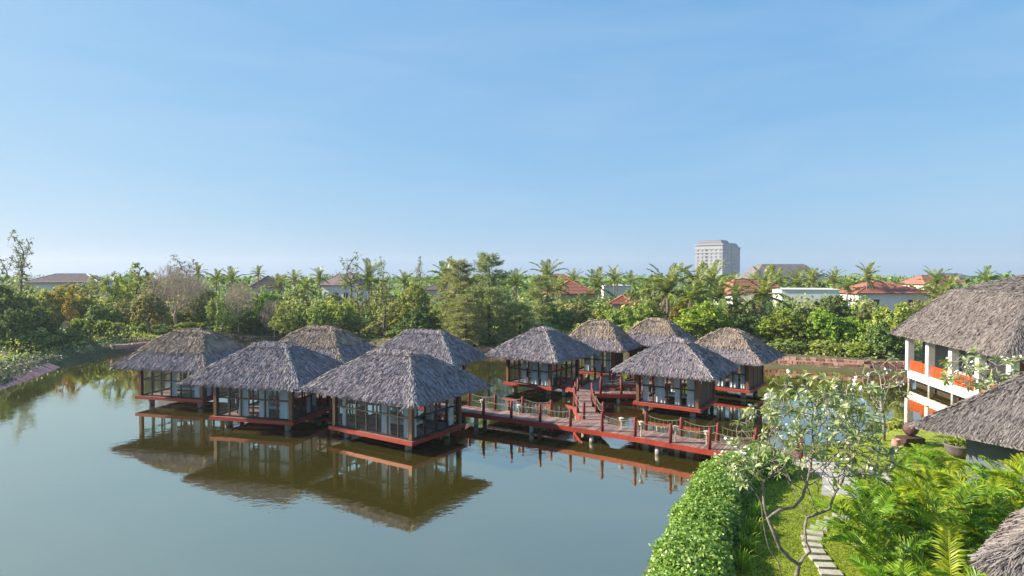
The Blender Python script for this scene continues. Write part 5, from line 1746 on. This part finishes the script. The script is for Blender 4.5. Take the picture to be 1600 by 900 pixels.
def flower_mesh(seed, n=7):
    g = np.random.default_rng(seed)
    V, F = [], []
    for k in range(n):
        c = g.normal(0, .06, 3) + np.array([0, 0, .05])
        ax = g.normal(0, .6, 3) + np.array([0, 0, 1]); ax /= np.linalg.norm(ax)
        x = np.cross(ax, [1, .2, 0]); x /= np.linalg.norm(x); y = np.cross(ax, x)
        for j in range(5):
            a = j * 1.2566
            d = x * math.cos(a) + y * math.sin(a); s = -x * math.sin(a) + y * math.cos(a)
            i = len(V)
            V += [c, c + d * .035 + s * .020 + ax * .01, c + d * .062 + ax * .014, c + d * .035 - s * .018 + ax * .016]
            F.append((i, i + 1, i + 2, i + 3))
    me = bpy.data.meshes.new('flower_cluster'); me.from_pydata([tuple(p) for p in V], [], F); me.update()
    me.materials.append(M['petal'])
    return me
ROS = [rosette_mesh(500 + k, 8 + k % 3) for k in range(5)]
FLO = [flower_mesh(520 + k, 5 + k) for k in range(4)]

def frangipani(base, first, att, label, seed, r0, leafy=.9, flowers=.25, step=.20, kill=.27, rs=1.0, maxros=300, rtip=.016, bark='pale_bark'):
    g = np.random.default_rng(seed)
    b = np.array(base)
    A, par = colonize(att - b, (0, 0, -.1), step, 2.2, kill, [(np.array(p[0]) - b, p[1]) if len(p) == 2 else np.array(p) - b for p in first], 2200, seed, .10)
    kids, cnt, rad = skeleton(A, par, r0, rtip, 2.3)
    o = empty('frangipani', tuple(b), 0, label, 'frangipani tree', 'frangipani trees with white flowers')
    mb = MB(); limbs(mb, A, par, kids, cnt, rad, 8, 0)
    mb.build('trunk', M[bark], o, True)
    tips = [i for i in range(len(A)) if not kids[i]]
    rest = MB(); nr = 0
    tips.sort(key=lambda i: A[i][1])
    for i in tips:
        if g.uniform() < leafy and nr < maxros:
            f = link('leaf_rosette', ROS[g.integers(5)], None, o)
            f.location = A[i]
            d = Vector(A[i] - A[par[i]]).normalized()
            f.rotation_euler = (d * .6 + Vector((0, 0, .6))).to_track_quat('Z', 'Y').to_euler()
            f.scale = [rs * g.uniform(.75, 1.2)] * 3
            nr += 1
        if g.uniform() < flowers:
            f = link('flower_cluster', FLO[g.integers(4)], None, o, 'stuff')
            f.location = A[i] + np.array([g.normal(0, .03), g.normal(0, .03), .10])
            f.rotation_euler = (g.normal(0, .4), g.normal(0, .4), g.uniform(0, 6))
            f.scale = [max(rs, .75) * g.uniform(.8, 1.35)] * 3
    return o

def px(u, v, Y): return ((u - 800) / FPX * Y, Y, HC - (v - V0) * Y / FPX)
Yf = 15.6
att = np.concatenate([blob(520, px(1268, 690, Yf + .6), (2.25, 1.7, 1.4), 601, .42), blob(120, px(1255, 610, Yf + .5), (1.0, .9, .5), 602, .5),
                      blob(120, px(1160, 732, Yf), (.65, .8, .5), 603, .6), blob(120, px(1355, 720, Yf + .4), (.8, .8, .65), 604, .6), blob(36, px(1225, 645, Yf), (.7, .7, .6), 605, .6)])
att = att[att[:, 2] > 2.35]
b0 = px(1248, 925, Yf)
base = (b0[0], b0[1], ZL)
SK = [(px(1250, 905, Yf), 0), (px(1253, 888, Yf), 1), (px(1240, 878, Yf), 2), (px(1224, 862, Yf - .1), 3), (px(1213, 836, Yf - .1), 4), (px(1203, 812, Yf - .1), 5),
      (px(1197, 790, Yf), 6), (px(1196, 765, Yf), 7), (px(1262, 874, Yf + .05), 2), (px(1271, 866, Yf + .1), 9), (px(1264, 850, Yf + .15), 10), (px(1262, 828, Yf + .2), 11),
      (px(1265, 812, Yf + .3), 12), (px(1283, 806, Yf + .4), 13), (px(1300, 799, Yf + .5), 14), (px(1226, 905, Yf - .1), 0), (px(1221, 884, Yf - .15), 16), (px(1206, 862, Yf - .2), 17),
      (px(1200, 840, Yf - .25), 18), (px(1196, 818, Yf - .3), 19), (px(1193, 790, Yf - .35), 20), (px(1222, 800, Yf - .1), 6), (px(1245, 796, Yf), 22), (px(1258, 780, Yf), 23)]
b = np.array(base)
frangipani(base, [(np.array(p), k) for p, k in SK], att, 'large pale limbed frangipani with white flowers standing on the lawn', 611, .062, .96, .28, .17, .225, .72, 300, .012, 'frangi_bark')
# second limb system of the same tree is grown from the same fork
Yg = 29.5
att = np.concatenate([blob(200, px(1375, 600, Yg), (1.6, 1.4, 1.7), 621, .45)])
b1 = px(1385, 668, Yg)
frangipani((b1[0], b1[1], ZL), [px(1384, 655, Yg), px(1382, 645, Yg)], att, 'nearly bare pale branched frangipani in front of the water by the big hall', 631, .08, .28, .10, .26, .30, 1.0)
Yh = 31.0
att = np.concatenate([blob(210, px(1545, 585, Yh), (2.3, 1.6, 1.2), 641, .45)])
b2 = px(1550, 690, Yh)
frangipani((b2[0], b2[1], ZL), [px(1550, 670, Yh), px(1548, 650, Yh), px(1546, 635, Yh)], att, 'leafy frangipani growing in front of the orange balcony panels', 651, .10, .85, .42, .28, .36, 1.25)
Yk = 25.0
att = np.concatenate([blob(150, px(1330, 640, Yk), (1.5, 1.2, 1.4), 661, .45)])
b3 = px(1335, 735, Yk)
frangipani((b3[0], b3[1], ZL), [px(1335, 715, Yk), px(1334, 700, Yk)], att, 'smaller frangipani behind the large one, at the paved landing', 671, .07, .9, .4, .26, .32, 1.15)

# ------------------------------------------------------------------ areca palms
AF = [frond_mesh('frond', 2.0, e, b, 30, .52, .045, v, 700 + i, 'areca', .30, .18) for i, (e, b, v) in enumerate(((1.35, 1.2, .6), (1.15, 1.5, .5), (.95, 1.6, .45), (.7, 1.6, .4)))]
AY = [frond_mesh('frond', 1.8, e, b, 28, .48, .045, v, 720 + i, 'areca_yellow', .30, .18) for i, (e, b, v) in enumerate(((1.2, 1.4, .6), (.85, 1.7, .4)))]
STEMS = MB()
for k in range(5):
    a = k * 1.3
    STEMS.tube([(math.cos(a) * .12, math.sin(a) * .12, -.1), (math.cos(a) * .2, math.sin(a) * .2, .4), (math.cos(a) * .3, math.sin(a) * .3, .9)], [.04, .035, .03], 6)
STEM = STEMS.mesh('stems', True); STEM.materials.append(M['areca_yellow'])
def areca(x, y, s, label, yellow=.2, n=18):
    o = empty('areca_palm', (x, y, ZL), rnd.uniform(0, 6), label, 'palm', 'areca palms massed in the garden bed')
    st = link('stems', STEM, None, o); st.scale = (s, s, s)
    for k in range(n):
        f = link('frond', rnd.choice(AY) if rnd.random() < yellow else AF[min(3, int(rnd.random() * 4))], None, o)
        a = k * 2.4 + rnd.uniform(-.3, .3)
        r_ = rnd.uniform(.05, .32) * s
        f.location = (math.cos(a) * r_, math.sin(a) * r_, rnd.uniform(.3, .95) * s)
        f.rotation_euler = (rnd.uniform(-.25, .25), rnd.uniform(-.25, .15), a)
        q_ = s * rnd.uniform(.75, 1.15)
        f.scale = (q_, q_, q_)
for x, y, s, yl, lb in (
 (8.9, 13.2, .72, .15, 'low areca palm at the bottom edge beside the lawn'),
 (10.2, 13.6, .95, .30, 'upright areca palm with a tall yellow green frond, lowest in the bed'),
 (9.8, 15.6, .75, .1, 'dark green areca palm at the lawn edge of the bed'),
 (11.6, 14.6, .8, .25, 'areca palm with golden fronds touching the closest thatch corner'),
 (10.4, 17.3, .85, .1, 'feathery areca palm beside the stepping stones'),
 (12.2, 16.6, .9, .1, 'deep green areca palm in the middle of the bed'),
 (14.0, 16.4, .95, .2, 'areca palm behind the closest thatch corner'),
 (11.7, 18.9, .9, .35, 'areca palm with orange tinged fronds next to the paved landing'),
 (13.2, 18.6, 1.0, .65, 'brightest yellow areca palm at the top of the bed'),
 (14.9, 18.4, 1.0, .45, 'yellow green areca palm at the top of the bed by the garden pavilion'),
 (16.2, 17.8, 1.0, .3, 'areca palm under the garden pavilion eave at the picture edge'),
 (15.0, 20.4, .85, .3, 'areca palm in front of the stone bowl planter'),
 (16.6, 19.8, .9, .3, 'areca palm against the garden pavilion wall'),
 (13.4, 20.6, .7, .3, 'small areca palm between the bowl planter and the paved landing')):
    areca(x, y, s, lb, yl)
# cycad-like single palm leaf rosette by the clay jar
def cycad(u, v, s, label):
    x, y, z = at(u, v, ZL)
    o = empty('cycad', (x, y, ZL), 0, label, 'cycad')
    for k in range(11):
        f = link('frond', AF[3], None, o)
        f.location = (0, 0, .2); f.rotation_euler = (0, rnd.uniform(-.1, .3), k * .571 + rnd.uniform(-.1, .1)); f.scale = (s, s, s)
    MB().tube([(0, 0, -.05), (0, 0, .25)], [.12, .08], 8).build('trunk', M['palm_bark'], o)
cycad(1440, 722, .6, 'dark arching cycad in front of the clay jar')
def bed_cover():
    g = np.random.default_rng(91)
    n = 26000
    P = np.column_stack([g.uniform(8, 19, n), g.uniform(11.5, 21.5, n)])
    k = (P[:, 0] > 8.4 + .22 * (P[:, 1] - 12)) & (P[:, 0] / P[:, 1] > .60 - .0 * P[:, 1])
    P = P[k]
    C = np.column_stack([P, ZL + g.uniform(0, .7, len(P))])
    mass('ground_cover', 'dark leafy ground cover between the areca palms', C, np.tile([[0, -.2, .9]], (len(C), 1)), .16, .5, 'leaf_mid', 92)
bed_cover()

# ------------------------------------------------------------------ garden pots and stones
def planter():
    x, y, z = at(1504, 716, ZL)
    o = empty('bowl_planter', (x, y, ZL), 0, 'wide grey brown stone bowl planter with ferny green plants', 'planter')
    MB().lathe((0, 0, 0), [(.22, 0), (.40, .10), (.56, .32), (.60, .52), (.64, .56), (.63, .60), (.56, .60), (.54, .52)], 28).build('bowl', M['pot_grey'], o, True)
    MB().lathe((0, 0, .45), [(.1, .05), (.53, .05), (.3, .10)], 16).build('soil', M['hedge_core'], o)
    C = blob(420, (0, 0, .78), (.62, .62, .28), 93, .5)
    V, F = leaf_cards(C, np.tile([[0, -.2, .8]], (len(C), 1)), .17, .4, 94, .5)
    link('foliage', np_mesh('foliage', V, F), M['leaf_fresh'], o, 'stuff')
planter()
def jar():
    x, y, z = at(1426, 697, ZL)
    o = empty('clay_jar', (x, y, ZL), 0, 'brown clay jar lying on a timber crate on the lawn', 'jar')
    mb = MB().lathe((0, 0, 0), [(.10, 0), (.26, .06), (.34, .28), (.30, .52), (.17, .66), (.15, .72), (.20, .76), (.17, .77), (.12, .70)], 22)
    b = mb.build('body', M['clay'], o, True)
    b.location = (-.15, 0, .62); b.rotation_euler = (0, 1.05, .4)
    tr = MB()
    cr = empty('timber_crate', (x, y, ZL), .15, 'low timber crate carrying the clay jar', 'crate')
    for k in range(3):
        for s in (-1, 1):
            MB().box((0, s * .32, .07 + k * .12), (1.05, .04, .10)).build('board', M['board_wood'], cr)
            MB().box((s * .51, 0, .07 + k * .12), (.04, .60, .10)).build('board', M['board_wood'], cr)
    for k in range(5): MB().box((-.40 + k * .2, 0, .385), (.18, .66, .03)).build('board', M['board_wood'], cr)
jar()
def small_pot():
    x, y, z = at(1404, 701, ZL)
    o = empty('clay_pot', (x, y, ZL), 0, 'small pink clay pot standing left of the clay jar', 'pot')
    MB().lathe((0, 0, 0), [(.12, 0), (.19, .12), (.20, .26), (.15, .36), (.18, .40), (.15, .41), (.12, .36)], 18).build('body', M['stone_pink'], o, True)
    MB().lathe((0, 0, .32), [(.02, 0), (.13, .01), (.05, .03)], 12).build('soil', M['hedge_core'], o)
small_pot()
def boulder(u, v, s, label, seed):
    x, y, z = at(u, v, ZL)
    g = np.random.default_rng(seed)
    mb = MB().lathe((0, 0, 0), [(.5, -.1), (.62, .1), (.55, .38), (.32, .58), (.05, .64)], 12)
    V = np.array([p for p in mb.v]); 
    V *= 1 + g.normal(0, .09, (len(V), 1))
    me = bpy.data.meshes.new('boulder'); me.from_pydata([tuple(p * s) for p in V], [], mb.f); me.update()
    o = tag(link('boulder', me, M['boulder']), label, 'boulder')
    o.location = (x, y, ZL)
boulder(1354, 858, .55, 'pinkish boulder at the lawn edge among areca fronds', 1)

# ------------------------------------------------------------------ thin air haze
HAZE = 0.0003
if HAZE:
    m, nt, N, L, out = new_mat('haze')
    pv_ = N.new('ShaderNodeVolumePrincipled')
    pv_.inputs['Color'].default_value = (.86, .92, 1.0, 1)
    pv_.inputs['Density'].default_value = HAZE
    pv_.inputs['Anisotropy'].default_value = 0.2
    L.new(pv_.outputs[0], out.inputs['Volume'])
    tag(MB().box((0, 0, 24), (3200, 3200, 53.4)).build('haze', m), 'thin pale air haze over the whole place', 'haze', None, 'stuff')
